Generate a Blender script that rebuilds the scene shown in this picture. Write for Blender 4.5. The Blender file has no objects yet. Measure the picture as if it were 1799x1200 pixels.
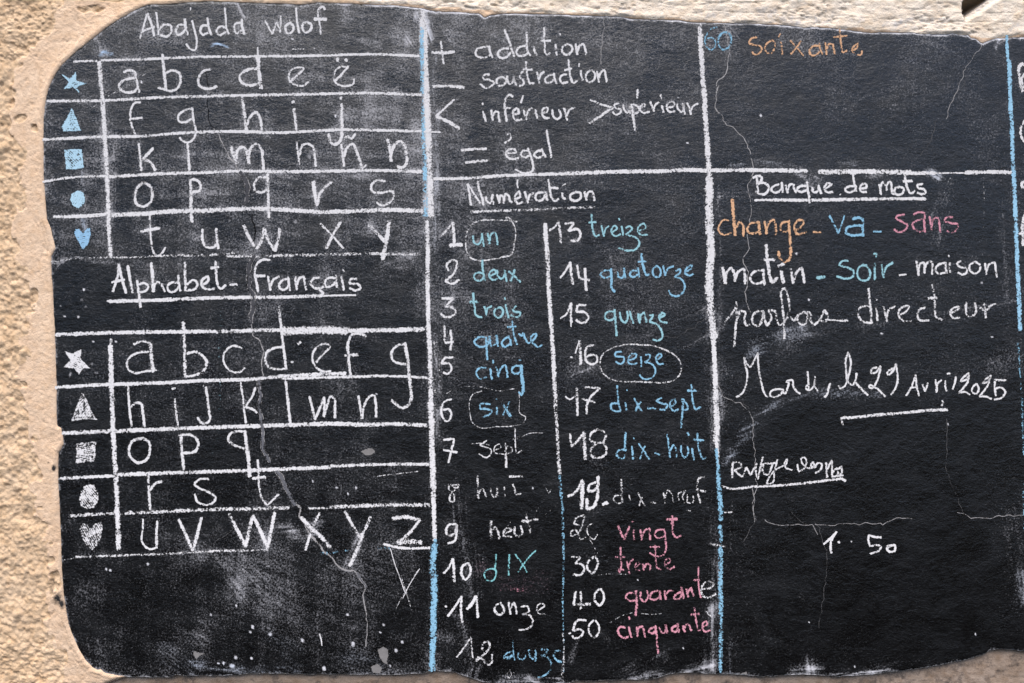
import bpy, math, random
import numpy as np

# ------------------------------------------------------------------ camera, light, exposure
scene = bpy.context.scene
S = 0.0013                       # metres per photo pixel on the wall
ZC = 1.38                        # height of the picture centre above the ground
LENS = 28.0
DIST = 1799 * S * LENS / 36.0

cam_d = bpy.data.cameras.new('camera')
cam = bpy.data.objects.new('camera', cam_d)
scene.collection.objects.link(cam)
cam.location = (0.0, -DIST, ZC)
cam.rotation_euler = (math.pi / 2, 0, 0)
cam_d.lens = LENS
cam_d.sensor_width = 36.0
cam_d.sensor_fit = 'HORIZONTAL'
cam_d.clip_start = 0.05
cam_d.clip_end = 200
scene.camera = cam

SUN_EL, SUN_AZ = math.radians(62), math.radians(-24)   # azimuth from -Y towards -X
world = bpy.data.worlds.new('World')
scene.world = world
world.use_nodes = True
wn = world.node_tree.nodes
wl = world.node_tree.links
wn.clear()
wo = wn.new('ShaderNodeOutputWorld')
bg = wn.new('ShaderNodeBackground')
sky = wn.new('ShaderNodeTexSky')
sky.sky_type = 'NISHITA'
sky.sun_disc = False
sky.sun_elevation = SUN_EL
sky.sun_rotation = math.pi + SUN_AZ
sky.air_density = 1.0
sky.dust_density = 3.5
sky.ozone_density = 7.0
bg.inputs['Strength'].default_value = 0.15
wl.new(sky.outputs[0], bg.inputs[0])
wl.new(bg.outputs[0], wo.inputs[0])

sun_d = bpy.data.lights.new('sun', 'SUN')
sun_d.energy = 3.7
sun_d.angle = math.radians(64)
sun_d.color = (1.0, 0.92, 0.83)
sun = bpy.data.objects.new('sun', sun_d)
scene.collection.objects.link(sun)
from mathutils import Vector
_dir = Vector((math.sin(SUN_AZ) * math.cos(SUN_EL), -math.cos(SUN_AZ) * math.cos(SUN_EL), math.sin(SUN_EL)))
sun.rotation_euler = _dir.to_track_quat('Z', 'Y').to_euler()
sun.location = _dir * 20

scene.view_settings.view_transform = 'Standard'
scene.view_settings.look = 'None'
scene.view_settings.exposure = 0.52
scene.view_settings.gamma = 1.0
scene.view_settings.use_curve_mapping = False
scene.cycles.transparent_max_bounces = 24
scene.cycles.max_bounces = 6

# ------------------------------------------------------------------ helpers
rng = np.random.default_rng(7)
LAT = rng.random((256, 256)).astype(np.float32)
LAT2 = rng.random((256, 256)).astype(np.float32)
LAT3 = rng.random((256, 256)).astype(np.float32)

def vnoise(x, y, seed=0):
    x = np.asarray(x, dtype=np.float64) + seed * 17.31
    y = np.asarray(y, dtype=np.float64) + seed * 5.77
    xi = np.floor(x).astype(int); yi = np.floor(y).astype(int)
    fx = x - xi; fy = y - yi
    fx = fx * fx * (3 - 2 * fx); fy = fy * fy * (3 - 2 * fy)
    a = LAT[xi % 256, yi % 256]; b = LAT[(xi + 1) % 256, yi % 256]
    c = LAT[xi % 256, (yi + 1) % 256]; d = LAT[(xi + 1) % 256, (yi + 1) % 256]
    return (a * (1 - fx) + b * fx) * (1 - fy) + (c * (1 - fx) + d * fx) * fy

def fbm(x, y, octaves=4, seed=0):
    t = 0.0; amp = 0.5; tot = 0.0
    for k in range(octaves):
        t = t + amp * vnoise(x * 2 ** k, y * 2 ** k, seed + k * 3)
        tot += amp; amp *= 0.5
    return t / tot

def crumbs(x, y, cell, seed, rmin=0.3, rmax=0.75):
    """height (in units of x) of a layer of rounded crumbs"""
    u = x / cell + seed * 13.7; v = y / cell + seed * 7.9
    ui = np.floor(u).astype(int); vi = np.floor(v).astype(int)
    best = np.zeros_like(u)
    for di in (-1, 0, 1):
        for dj in (-1, 0, 1):
            a = ui + di; b = vi + dj
            jx = LAT[a % 256, b % 256]; jy = LAT2[a % 256, b % 256]; jr = LAT3[a % 256, b % 256]
            r = rmin + (rmax - rmin) * jr
            d2 = ((u - a - jx) ** 2 + ((v - b - jy) * 1.15) ** 2) / (r * r)
            best = np.maximum(best, np.sqrt(np.maximum(0, 1 - d2)) * r)
    return best * cell

def sstep(a, b, x):
    t = np.clip((x - a) / (b - a), 0, 1)
    return t * t * (3 - 2 * t)

def poly_dist(px, py, pts, closed=False):
    """distance to a polyline and nearest point"""
    pts = np.asarray(pts, dtype=np.float64)
    n = len(pts)
    best = np.full(px.shape, 1e18); bx = np.zeros(px.shape); by = np.zeros(px.shape)
    if n == 1:
        return np.hypot(px - pts[0, 0], py - pts[0, 1]), None, None
    for i in range(n if closed else n - 1):
        x0, y0 = pts[i]; x1, y1 = pts[(i + 1) % n]
        dx, dy = x1 - x0, y1 - y0
        L = dx * dx + dy * dy + 1e-9
        t = np.clip(((px - x0) * dx + (py - y0) * dy) / L, 0, 1)
        qx = x0 + t * dx; qy = y0 + t * dy
        d = (px - qx) ** 2 + (py - qy) ** 2
        m = d < best
        best = np.where(m, d, best); bx = np.where(m, qx, bx); by = np.where(m, qy, by)
    return np.sqrt(best), bx, by

def inside(px, py, pts):
    pts = np.asarray(pts, dtype=np.float64)
    r = np.zeros(px.shape, dtype=bool)
    n = len(pts)
    for i in range(n):
        x0, y0 = pts[i]; x1, y1 = pts[(i + 1) % n]
        if y0 == y1: continue
        c = ((y0 > py) != (y1 > py)) & (px < (x1 - x0) * (py - y0) / (y1 - y0) + x0)
        r ^= c
    return r

def catmull(pts, step=2.4, curved=True):
    pts = np.asarray(pts, dtype=np.float64)
    if len(pts) == 1: pts = np.vstack([pts, pts + 0.6])
    if len(pts) == 2 or not curved:
        out = []
        for i in range(len(pts) - 1):
            n = max(1, int(np.hypot(*(pts[i + 1] - pts[i])) / step))
            for k in range(n): out.append(pts[i] + (pts[i + 1] - pts[i]) * k / n)
        out.append(pts[-1]); return np.array(out)
    P = np.vstack([2 * pts[0] - pts[1], pts, 2 * pts[-1] - pts[-2]])
    out = []
    for i in range(1, len(P) - 2):
        p0, p1, p2, p3 = P[i - 1], P[i], P[i + 1], P[i + 2]
        # centripetal-like: shrink tangents at sharp corners
        a = p1 - p0; b = p2 - p1; c = p3 - p2
        def tang(u, v, ref):
            lu, lv = np.hypot(*u) + 1e-6, np.hypot(*v) + 1e-6
            cs = (u @ v) / (lu * lv)
            k = 1.0 if cs > 0 else max(0.0, 1 + cs * 1.2)
            w = (u / lu * lv + v / lv * lu) / (lu + lv)
            return w * np.hypot(*ref) * k
        m1 = tang(a, b, b); m2 = tang(b, c, b)
        n = max(1, int(np.hypot(*b) / step))
        for k in range(n):
            t = k / n
            out.append((2*t**3-3*t*t+1)*p1 + (t**3-2*t*t+t)*m1 + (-2*t**3+3*t*t)*p2 + (t**3-t*t)*m2)
    out.append(P[-2]); return np.array(out)

def to_world(px, py, h_mm):
    """photo pixels on the wall plane -> metres; h_mm stands out of the wall towards the viewer"""
    return np.stack([(px - 899.5) * S, -np.asarray(h_mm) * 0.001, ZC + (600 - py) * S], axis=-1)

def make_mesh(name, verts, faces, attrs=None, material=None, parent=None, smooth=True, label=None):
    """verts Nx3 array, faces list of index arrays (each KxM)"""
    me = bpy.data.meshes.new(name)
    verts = np.asarray(verts, dtype=np.float32)
    me.vertices.add(len(verts)); me.vertices.foreach_set('co', verts.ravel())
    loops = np.concatenate([f.ravel() for f in faces]).astype(np.int32)
    sizes = np.concatenate([np.full(len(f), f.shape[1]) for f in faces]).astype(np.int32)
    starts = np.concatenate([[0], np.cumsum(sizes)[:-1]]).astype(np.int32)
    me.loops.add(len(loops)); me.loops.foreach_set('vertex_index', loops)
    me.polygons.add(len(sizes)); me.polygons.foreach_set('loop_start', starts)
    try: me.polygons.foreach_set('loop_total', sizes)
    except Exception: pass
    me.polygons.foreach_set('use_smooth', np.full(len(sizes), smooth))
    for k, v in (attrs or {}).items():
        a = me.attributes.new(k, 'FLOAT', 'POINT')
        a.data.foreach_set('value', np.asarray(v, dtype=np.float32))
    me.update(calc_edges=True); me.validate()
    if material: me.materials.append(material)
    o = bpy.data.objects.new(name, me)
    scene.collection.objects.link(o)
    if parent:
        o.parent = parent
        r = parent
        off = Vector((0, 0, 0))
        while r: off += r.location; r = r.parent
        o.location = -off
    if label: o['label'] = label
    return o

def grid_faces(nx, ny):
    i = np.arange(nx * ny).reshape(ny, nx)
    return np.stack([i[:-1, :-1].ravel(), i[1:, :-1].ravel(), i[1:, 1:].ravel(), i[:-1, 1:].ravel()], axis=1)

def compact(nv, faces):
    used = np.zeros(nv, bool); used[faces.ravel()] = True
    idx = np.cumsum(used) - 1
    return used, idx[faces]

def boundary_edges(faces):
    e = np.concatenate([faces[:, [0, 1]], faces[:, [1, 2]], faces[:, [2, 3]], faces[:, [3, 0]]])
    key = np.sort(e, axis=1)
    k = key[:, 0].astype(np.int64) * 10_000_000 + key[:, 1]
    u, inv, cnt = np.unique(k, return_inverse=True, return_counts=True)
    return e[cnt[inv] == 1]

# ------------------------------------------------------------------ materials
class NT:
    def __init__(self, name):
        self.m = bpy.data.materials.new(name); self.m.use_nodes = True
        self.t = self.m.node_tree; self.t.nodes.clear()
        self.out = self.t.nodes.new('ShaderNodeOutputMaterial')
    def n(self, typ, **kw):
        nd = self.t.nodes.new(typ)
        for k, v in kw.items():
            if k.startswith('i_'):
                key = k[2:]
                key = int(key) if key.isdigit() else key.replace('_', ' ')
                self.set(nd.inputs[key], v)
            else: setattr(nd, k, v)
        return nd
    def set(self, sock, v):
        if hasattr(v, 'is_output') or isinstance(v, bpy.types.NodeSocket): self.t.links.new(v, sock)
        elif isinstance(v, bpy.types.Node): self.t.links.new(v.outputs[0], sock)
        else: sock.default_value = v
    def math(self, op, a, b=0.0, c=None, clamp=False):
        nd = self.t.nodes.new('ShaderNodeMath'); nd.operation = op; nd.use_clamp = clamp
        self.set(nd.inputs[0], a); self.set(nd.inputs[1], b)
        if c is not None: self.set(nd.inputs[2], c)
        return nd.outputs[0]
    def noise(self, scale, detail=2, rough=0.5, vec=None, dist=0.0):
        nd = self.t.nodes.new('ShaderNodeTexNoise')
        nd.inputs['Scale'].default_value = scale; nd.inputs['Detail'].default_value = detail
        nd.inputs['Roughness'].default_value = rough; nd.inputs['Distortion'].default_value = dist
        self.set(nd.inputs['Vector'], vec if vec is not None else self.pos())
        return nd.outputs[0]
    def pos(self):
        if not hasattr(self, '_p'): self._p = self.t.nodes.new('ShaderNodeNewGeometry').outputs['Position']
        return self._p
    def stretch(self, sx, sy, sz, rot=(0, 0, 0)):
        nd = self.t.nodes.new('ShaderNodeMapping')
        nd.inputs['Scale'].default_value = (sx, sy, sz); nd.inputs['Rotation'].default_value = rot
        self.set(nd.inputs['Vector'], self.pos()); return nd.outputs[0]
    def attr(self, name):
        nd = self.t.nodes.new('ShaderNodeAttribute'); nd.attribute_name = name; return nd.outputs['Fac']
    def mix(self, f, a, b, mode='MIX'):
        nd = self.t.nodes.new('ShaderNodeMix'); nd.data_type = 'RGBA'; nd.blend_type = mode
        self.set(nd.inputs[0], f)
        for s, v in ((nd.inputs[6], a), (nd.inputs[7], b)):
            if isinstance(v, tuple): v = (*v, 1.0) if len(v) == 3 else v
            self.set(s, v)
        return nd.outputs[2]
    def ramp(self, f, stops):
        nd = self.t.nodes.new('ShaderNodeValToRGB'); cr = nd.color_ramp
        while len(cr.elements) < len(stops): cr.elements.new(0.5)
        for e, (p, c) in zip(cr.elements, stops): e.position = p; e.color = (*c, 1) if len(c) == 3 else c
        self.set(nd.inputs[0], f); return nd.outputs[0]
    def bump(self, h, dist, strength=1.0, normal=None):
        nd = self.t.nodes.new('ShaderNodeBump'); nd.inputs['Distance'].default_value = dist
        nd.inputs['Strength'].default_value = strength; self.set(nd.inputs['Height'], h)
        if normal is not None: self.set(nd.inputs['Normal'], normal)
        return nd.outputs[0]
    def finish(self, sh):
        self.t.links.new(sh if isinstance(sh, bpy.types.NodeSocket) else sh.outputs[0], self.out.inputs[0]); return self.m

def chalk_material(name, col, seed=0):
    t = NT(name)
    vec = t.stretch(1, 1, 1)
    n1 = t.noise(215, 2, 0.75)
    n2 = t.noise(60, 2, 0.5)
    cov = t.attr('cov')
    v = t.math('MULTIPLY_ADD', t.math('SUBTRACT', n1, 0.5), 8.0, 0.5)
    v = t.math('ADD', v, t.math('MULTIPLY', t.math('SUBTRACT', n2, 0.5), 3.4))
    v = t.math('ADD', v, t.math('MULTIPLY', t.math('SUBTRACT', cov, 0.5), 5.0), clamp=True)
    thick = t.noise(200, 2, 0.6)
    c = t.mix(thick, tuple(x * 0.66 for x in col), tuple(min(0.9, x * 1.08) for x in col))
    d = t.n('ShaderNodeBsdfDiffuse', i_Color=c, i_Roughness=0.5)
    tr = t.n('ShaderNodeBsdfTransparent')
    mx = t.n('ShaderNodeMixShader', i_0=v, i_1=tr, i_2=d)
    return t.finish(mx)

CH = {
    'white': chalk_material('white_chalk', (0.83, 0.81, 0.80)),
    'pale_blue': chalk_material('pale_blue_chalk', (0.52, 0.74, 0.88)),
    'mid_blue': chalk_material('mid_blue_chalk', (0.36, 0.60, 0.80)),
    'blue': chalk_material('sky_blue_chalk', (0.31, 0.57, 0.73)),
    'line_blue': chalk_material('bright_blue_chalk', (0.38, 0.65, 0.82)),
    'cyan': chalk_material('turquoise_chalk', (0.37, 0.63, 0.68)),
    'green': chalk_material('green_chalk', (0.28, 0.62, 0.64)),
    'orange': chalk_material('orange_chalk', (0.80, 0.49, 0.29)),
    'pink': chalk_material('pink_chalk', (0.74, 0.35, 0.42)),
}

def crack_material(name, col, thr):
    t = NT(name)
    cov = t.attr('cov')
    n1 = t.noise(260, 3, 0.6)
    v = t.math('MULTIPLY_ADD', t.math('SUBTRACT', n1, 0.5), 6.0, 0.5)
    v = t.math('ADD', v, t.math('MULTIPLY', t.math('SUBTRACT', cov, thr), 4.0))
    v = t.math('ADD', v, t.math('MULTIPLY', t.math('SUBTRACT', t.noise(32, 3, 0.6), 0.5), 4.5), clamp=True)
    d = t.n('ShaderNodeBsdfDiffuse', i_Color=t.mix(t.noise(120, 3, 0.6), tuple(x * .55 for x in col), col))
    mx = t.n('ShaderNodeMixShader', i_0=v, i_1=t.n('ShaderNodeBsdfTransparent'), i_2=d)
    return t.finish(mx)

MAT_CRACK = crack_material('chalky_crack', (0.42, 0.40, 0.39), 0.52)
MAT_CRACK_DARK = crack_material('open_crack', (0.008, 0.008, 0.008), 0.35)
MAT_CRACK_FAINT = crack_material('faint_crack', (0.14, 0.135, 0.135), 0.62)
MAT_FILLING = crack_material('grey_crack_filling', (0.085, 0.085, 0.092), 0.36)
MAT_FILLING_LIGHT = crack_material('pale_crack_filling', (0.17, 0.17, 0.185), 0.36)
MAT_CHIP = crack_material('chipped_plaster', (0.27, 0.255, 0.245), 0.45)

def board_material():
    t = NT('blackboard_paint')
    D = t.attr('dust'); B = t.attr('tint')
    n1 = t.noise(240, 3, 0.75)
    n2 = t.noise(90, 4, 0.65, t.stretch(1.0, 1, 1.6, (0, 0.5, 0)))
    g = t.math('MULTIPLY', t.math('ADD', n1, t.math('MULTIPLY_ADD', D, 1.6, -0.60)), 5.0, clamp=True)
    g = t.math('MULTIPLY', g, t.math('MULTIPLY_ADD', n2, 1.8, 0.1))
    f = t.math('MULTIPLY', g, t.math('MULTIPLY_ADD', D, 2.8, 0.012))
    sp = t.math('MULTIPLY', t.math('SUBTRACT', t.noise(300, 1, 0.5), 0.66), 12.0, clamp=True)
    f = t.math('ADD', f, t.math('MULTIPLY', sp, t.math('MULTIPLY_ADD', D, 3.2, 0.006)), clamp=True)
    paint = t.mix(t.noise(14, 4, 0.6), (0.0020, 0.0019, 0.0020), (0.0048, 0.0045, 0.0047))
    dustc = t.mix(B, (0.62, 0.61, 0.63), (0.42, 0.56, 0.74))
    dustc = t.mix(t.math('MULTIPLY', B, -1.0, clamp=True), dustc, (0.60, 0.36, 0.43))
    col = t.mix(f, paint, dustc)
    bh = t.math('ADD', t.noise(260, 3, 0.6), t.math('MULTIPLY', t.noise(70, 3, 0.55), 1.3))
    tro = t.noise(120, 4, 0.7, t.stretch(0.6, 1, 1.25, (0, 0.75, 0)), 0.6)
    bh = t.math('ADD', bh, t.math('MULTIPLY', tro, 1.7))
    nrm = t.bump(t.noise(16, 4, 0.6, t.stretch(1, 1, 1.4, (0, 0.6, 0)), 0.5), 0.004, 0.45)
    nrm = t.bump(bh, 0.0011, 0.55, nrm)
    rg = t.math('MULTIPLY_ADD', t.noise(8, 6, 0.7, t.stretch(1, 1, 1.5, (0, 0.6, 0)), 1.0), 0.95, -0.17)
    p = t.n('ShaderNodeBsdfPrincipled', i_Base_Color=col, i_Roughness=t.math('MULTIPLY_ADD', f, 0.9, rg, clamp=True), i_Normal=nrm)
    p.inputs['Specular IOR Level'].default_value = 0.5
    return t.finish(p)

def plaster_material(name, a, b, c, dark, fine=320, bumpd=0.0012):
    t = NT(name)
    stain = t.attr('stain')
    big = t.noise(9, 5, 0.6); mid = t.noise(45, 4, 0.6); fin = t.noise(fine, 3, 0.65)
    col = t.mix(t.math('MULTIPLY_ADD', t.math('SUBTRACT', big, 0.5), 2.2, 0.5, clamp=True), a, b)
    col = t.mix(t.math('MULTIPLY_ADD', t.math('SUBTRACT', mid, 0.55), 3.0, 0.3, clamp=True), col, c)
    col = t.mix(t.math('MULTIPLY', t.math('SUBTRACT', fin, 0.58), 5.0, clamp=True), col, tuple(x * 0.62 for x in a))
    sn = t.noise(70, 5, 0.7)
    sf = t.math('MULTIPLY_ADD', t.math('SUBTRACT', sn, 0.5), 3.0, t.math('MULTIPLY_ADD', stain, 2.6, -0.6), clamp=True)
    col = t.mix(sf, col, dark)
    grit = t.noise(150, 2, 0.6)
    col = t.mix(t.math('MULTIPLY', t.math('SUBTRACT', grit, 0.62), 2.5, clamp=True), col, tuple(min(.85, x * 1.22) for x in b))
    col = t.mix(t.math('MULTIPLY', t.math('SUBTRACT', t.noise(120, 3, 0.7), 0.66), 4.0, clamp=True), col, tuple(x * 0.6 for x in c))
    n = t.bump(t.math('ADD', t.math('ADD', fin, grit), t.math('MULTIPLY', mid, 0.8)), bumpd, 0.9)
    p = t.n('ShaderNodeBsdfPrincipled', i_Base_Color=col, i_Roughness=0.95, i_Normal=n)
    p.inputs['Specular IOR Level'].default_value = 0.15
    return t.finish(p)

MAT_RENDER = plaster_material('rough_sand_render', (0.59, 0.41, 0.25), (0.66, 0.485, 0.325), (0.51, 0.335, 0.19), (0.05, 0.04, 0.035))
MAT_BORDER = plaster_material('smooth_sand_plaster', (0.68, 0.475, 0.315), (0.74, 0.555, 0.395), (0.61, 0.41, 0.255), (0.03, 0.028, 0.027), 380, 0.0014)
MAT_STONE = plaster_material('pale_stone', (0.68, 0.56, 0.43), (0.78, 0.69, 0.58), (0.60, 0.46, 0.32), (0.42, 0.41, 0.41), 260, 0.0016)
MAT_BASE = plaster_material('dark_base_plaster', (0.27, 0.195, 0.14), (0.34, 0.265, 0.21), (0.20, 0.135, 0.088), (0.04, 0.036, 0.036), 260, 0.0012)  # darker brown than the other plaster, for the strip under the board
MAT_BOARD = board_material()

# ------------------------------------------------------------------ outline of the blackboard (photo pixels)
OUT = """260,9 240,18 215,32 187,50 165,68 140,87 122,103 106,119 95,136 87,153 82,170 79,190 77,215 77,245 77,280 77,310
79,340 83,385 90,402 95,425 98,437 91,450 90,470 91,485 93,510 95,540 97,580 98,620 100,680 100,725 101,748 108,752 111,765 112,780 107,790 103,795
102,820 103,850 105,880 106,905 108,940 109,980 110,1010 112,1040 116,1070 121,1095 128,1115 138,1138 150,1158 163,1172 172,1176 178,1175 185,1181
210,1186 250,1189 300,1189 310,1184 325,1186 380,1186 420,1185 440,1182 500,1183 600,1184 700,1185 745,1182 766,1177 800,1180 820,1188 845,1196
865,1200 900,1203 960,1204 1000,1199 1012,1194 1030,1196 1100,1193 1150,1191 1170,1185 1190,1181 1215,1181 1260,1183 1290,1184 1310,1185 1340,1188
1380,1185 1410,1184 1445,1185 1470,1188 1505,1186 1560,1180 1600,1176 1640,1169 1680,1161 1715,1153 1730,1147 1738,1141 1760,1140 1785,1141 1800,1144
1860,1146 1940,1142 2010,1128 2045,1090 2060,1000 2066,700 2064,300 2050,130 2015,84 1960,72 1880,68
1799,66 1775,67 1765,68 1750,68 1745,70 1735,73 1725,77 1720,75 1713,69 1705,68 1700,63 1685,62 1672,59 1665,61 1649,61 1620,61 1600,58 1570,58 1545,57
1530,59 1515,57 1500,55 1485,53 1465,51 1440,49 1425,48 1413,50 1405,48 1380,45 1350,44 1310,42 1270,41 1220,40 1190,36 1140,35 1105,33 1090,30 1060,29
1000,27 985,26 930,25 905,24 880,25 862,27 852,32 847,28 842,25 800,22 765,21 745,16 700,11 650,9 600,7 560,5 548,7 530,9 490,7 450,6 400,4 362,3 330,5 300,8"""
OUT = np.array([[float(c) for c in p.split(',')] for p in OUT.split()])
# slightly ragged edge
_o = []
for i in range(len(OUT)):
    p, q = OUT[i], OUT[(i + 1) % len(OUT)]
    n = max(1, int(np.hypot(*(q - p)) / 5))
    for k in range(n): _o.append(p + (q - p) * k / n)
_o = np.array(_o)
_o += np.stack([vnoise(_o[:, 0] / 6, _o[:, 1] / 6, 3) - .5, vnoise(_o[:, 0] / 6, _o[:, 1] / 6, 8) - .5], axis=1) * 2.0
OUTD = _o

def board_wave(px, py):
    """gentle unevenness of the hand-trowelled board, in mm"""
    return 3.0 * (fbm(px / 260.0, py / 260.0, 3, 2) - .5) + 1.3 * (vnoise(px / 60.0, py / 80.0, 5) - .5)

BOARD_H = 4.0     # mm in front of the wall plane
# ------------------------------------------------------------------ the wall
GX = np.concatenate([np.array([-2600, -1800, -1200, -800, -600, -500]), np.arange(-440, -58, 2.9),
                     np.arange(-58, 150, 1.5), np.arange(150, 1860, 2.5), np.arange(1860, 2330, 3.6), np.array([2380, 2500, 2700, 3000, 3600, 4400])])
GY = np.concatenate([np.array([-1500, -1000, -700, -480, -320, -260]), np.arange(-210, -58, 2.9),
                     np.arange(-58, 110, 1.5), np.arange(110, 1130, 2.2), np.arange(1130, 1236, 1.5), np.arange(1236, 1330, 3.0), np.array([1350, 1400, 1480, 1560, 1655])])
X, Y = np.meshgrid(GX, GY)
WX = X.ravel(); WY = Y.ravel()
near = (WX > -450) & (WX < 2340) & (WY > -220) & (WY < 1335)
dist = np.full(WX.shape, 400.0)
pre = near & (WX > -20) & (WX < 2110) & (WY > -40) & (WY < 1250) & ~((WX > 260) & (WX < 1700) & (WY > 130) & (WY < 1120))
dist[pre] = poly_dist(WX[pre], WY[pre], OUT, True)[0]
ins = inside(WX, WY, OUT)
dist = np.where(ins, -dist, dist)

# where the rough render begins, left of the smooth band
by_ = np.array([-1600, -60, 0, 25, 45, 75, 100, 130, 160, 200, 235, 255, 300, 345, 365, 400, 450, 500, 530, 560, 590, 620, 650, 680, 720, 770, 800, 830, 850, 880, 905, 930, 970, 1000, 1030, 1060, 1100, 1150, 1200, 1300, 1700])
bx_ = np.array([120, 112, 104, 96, 90, 68, 48, 38, 26, 16, 30, 40, 40, 46, 34, 26, 38, 50, 60, 48, 40, 44, 36, 34, 44, 54, 68, 74, 58, 62, 66, 90, 84, 76, 82, 78, 92, 100, 122, 130, 130])
wob = 40 * (fbm(WX / 16, WY / 16, 4, 11) - .5) + 16 * (vnoise(WX / 60, WY / 45, 12) - .5)
rough_edge = np.interp(WY, by_, bx_) + wob
R = sstep(4, -5, WX - rough_edge)
# scattered pits of rough render inside the smooth band
for cx, cy, rx, ry in ((155, 16, 26, 6), (186, 0, 14, 3), (36, 352, 9, 22), (40, 618, 14, 9), (30, 676, 16, 8), (36, 208, 12, 8), (60, 226, 6, 9), (60, 770, 6, 6),
                       (205, 0, 18, 4), (100, 1158, 18, 16), (88, 985, 9, 8), (58, 520, 9, 16), (70, 892, 5, 3), (96, 1022, 12, 20)):
    d = ((WX - cx) / rx) ** 2 + ((WY - cy) / ry) ** 2 + 1.6 * (vnoise(WX / 7, WY / 7, 14) - .5)
    R = np.maximum(R, sstep(1.2, 0.7, d) * 0.9)
# the stone course above
top = sstep(14, 3, WY - np.interp(WX, [-3000, 180, 230, 300, 420, 560, 700, 800, 1000, 1220, 1420, 1560, 1700, 1740, 1800, 5000],
                                 [-300, -90, -40, -16, -8, -12, 0, 8, 16, 28, 38, 46, 56, 60, 55, 55])
            - 10 * (fbm(WX / 30, WY / 30, 3, 15) - .5))
base = sstep(0, 10, WY - np.interp(WX, [-3000, 100, 160, 220, 300, 5000], [1330, 1290, 1205, 1184, 1110, 1080]))
far = ~near

h = np.zeros_like(WX)
# smooth plaster: trowel marks along the board edge
tm = fbm(WX / 9, WY / 90, 3, 21) * 1.3 + fbm(WX / 40, WY / 40, 3, 22) * 2.2 + fbm(WX / 5, WY / 5, 2, 23) * .5
h_s = tm * .8 - 1.0 + 1.4 * (fbm(WX / 4, WY / 4, 2, 25) - .5) + 2.2 * (fbm(WX / 14 + WY / 60, WY / 45, 3, 26) - .5)
groove = np.exp(-((dist - 9) / 2.0) ** 2) * 1.0 + np.exp(-((dist - 15) / 1.6) ** 2) * 0.8
h_s -= .7 * groove * sstep(.35, .6, vnoise(WX / 50, WY / 50, 24))
h_s += 1.6 * sstep(34, 12, dist)
# rough render
c1 = crumbs(WX + 3 * vnoise(WX / 5, WY / 5, 31), WY + 3 * vnoise(WX / 5, WY / 5, 32), 8.5, 1)
c2 = crumbs(WX, WY, 5.0, 2); c3 = crumbs(WX, WY, 15.0, 3, 0.2, 0.6)
c4 = crumbs(WX, WY, 3.4, 4)
h_r = (np.maximum(c1 * .9, c3 * 1.1) * .85 + c2 * .8 + c4 * .6) * .46 + 12 * (fbm(WX / 34, WY / 34, 4, 33) - .5) - 3.4
# stone course: pitted, layered horizontally
st = 8 * (fbm(WX / 45, WY / 26, 5, 41) - .45) + 2.2 * (fbm(WX / 7, WY / 6, 3, 42) - .5)
pits = sstep(.58, .72, fbm(WX / 9, WY / 6, 3, 43)) * 3.0 * (fbm(WX / 120, WY / 60, 2, 46) > .46)
led = np.abs(fbm(WX / 130, WY / 16, 3, 44) - .5)
h_t = st - pits - 1.6 * sstep(.03, .0, led) + 4.0
# base course under the board, set back
h_b = -7 + 5 * (fbm(WX / 45, WY / 25, 4, 51) - .5) + 1.5 * (fbm(WX / 6, WY / 6, 2, 52) - .5) - 6 * sstep(0, 40, WY - 1195)
h_s -= 1.2 * sstep(.69, .78, fbm(WX / 10, WY / 10, 3, 27))
h_r -= 2.2 * sstep(.60, .72, fbm(WX / 8, WY / 8, 3, 28))
h = h_s * (1 - R) + h_r * R
h = h * (1 - top) + h_t * top
h = h * (1 - base) + h_b * base
# the knocked-out hole at the top right: one flank falls away to the left
lx0, ly0, lx1, ly1 = 1696.0, 43.0, 1800.0, -26.0
ln = math.hypot(lx1 - lx0, ly1 - ly0)
side = -((WX - lx0) * (ly1 - ly0) - (WY - ly0) * (lx1 - lx0)) / ln      # + above the line
side = side + 5 * (fbm(WX / 14, WY / 14, 3, 61) - .5)
hole_l = np.interp(WY, [-400, -60, 0, 14, 26, 34, 44], [1650, 1686, 1690, 1689.5, 1690, 1693, 1698]) + 2.0 * (fbm(WX / 8, WY / 8, 2, 62) - .5)
in_h = (-side > 0) & (WX > hole_l) & (WY < 46) & (WY > -26) & (WX < 1800)
depth = np.clip(-side, 0, 200) * 2.0
s2 = ((WX - 1692) * (-2 - 34) - (WY - 34) * (1740 - 1692)) / math.hypot(48, 36)
depth = np.clip(-side, 0, 200) * .35 + 15 * sstep(0, 10, -side) * fbm(WX / 7 + WY / 12, WY / 4, 3, 64) + np.clip(s2 + 3 * (fbm(WX / 9, WY / 9, 3, 63) - .5), 0, 100) * 14
h = np.where(in_h, h - np.minimum(depth, 270), h)
# join the board edge: the plaster laps up to the board
h = h + 2.6 * np.exp(-((dist - 4) / 8.0) ** 2) * (1 - base) * (1 - .6 * top) * np.where(WX > 1850, 0, 1)
h = np.where(dist < 5, h * sstep(0, 5, dist) + (3.4 - 7.0 * base) * (1 - sstep(0, 5, dist)), h)
h = np.where(dist < 0, np.minimum(h, 3.4 - 7.0 * base + dist * 3), h)
h = h * sstep(-440, -400, WX) * sstep(2330, 2290, WX) * sstep(-210, -180, WY) * sstep(1328, 1300, WY)
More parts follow.
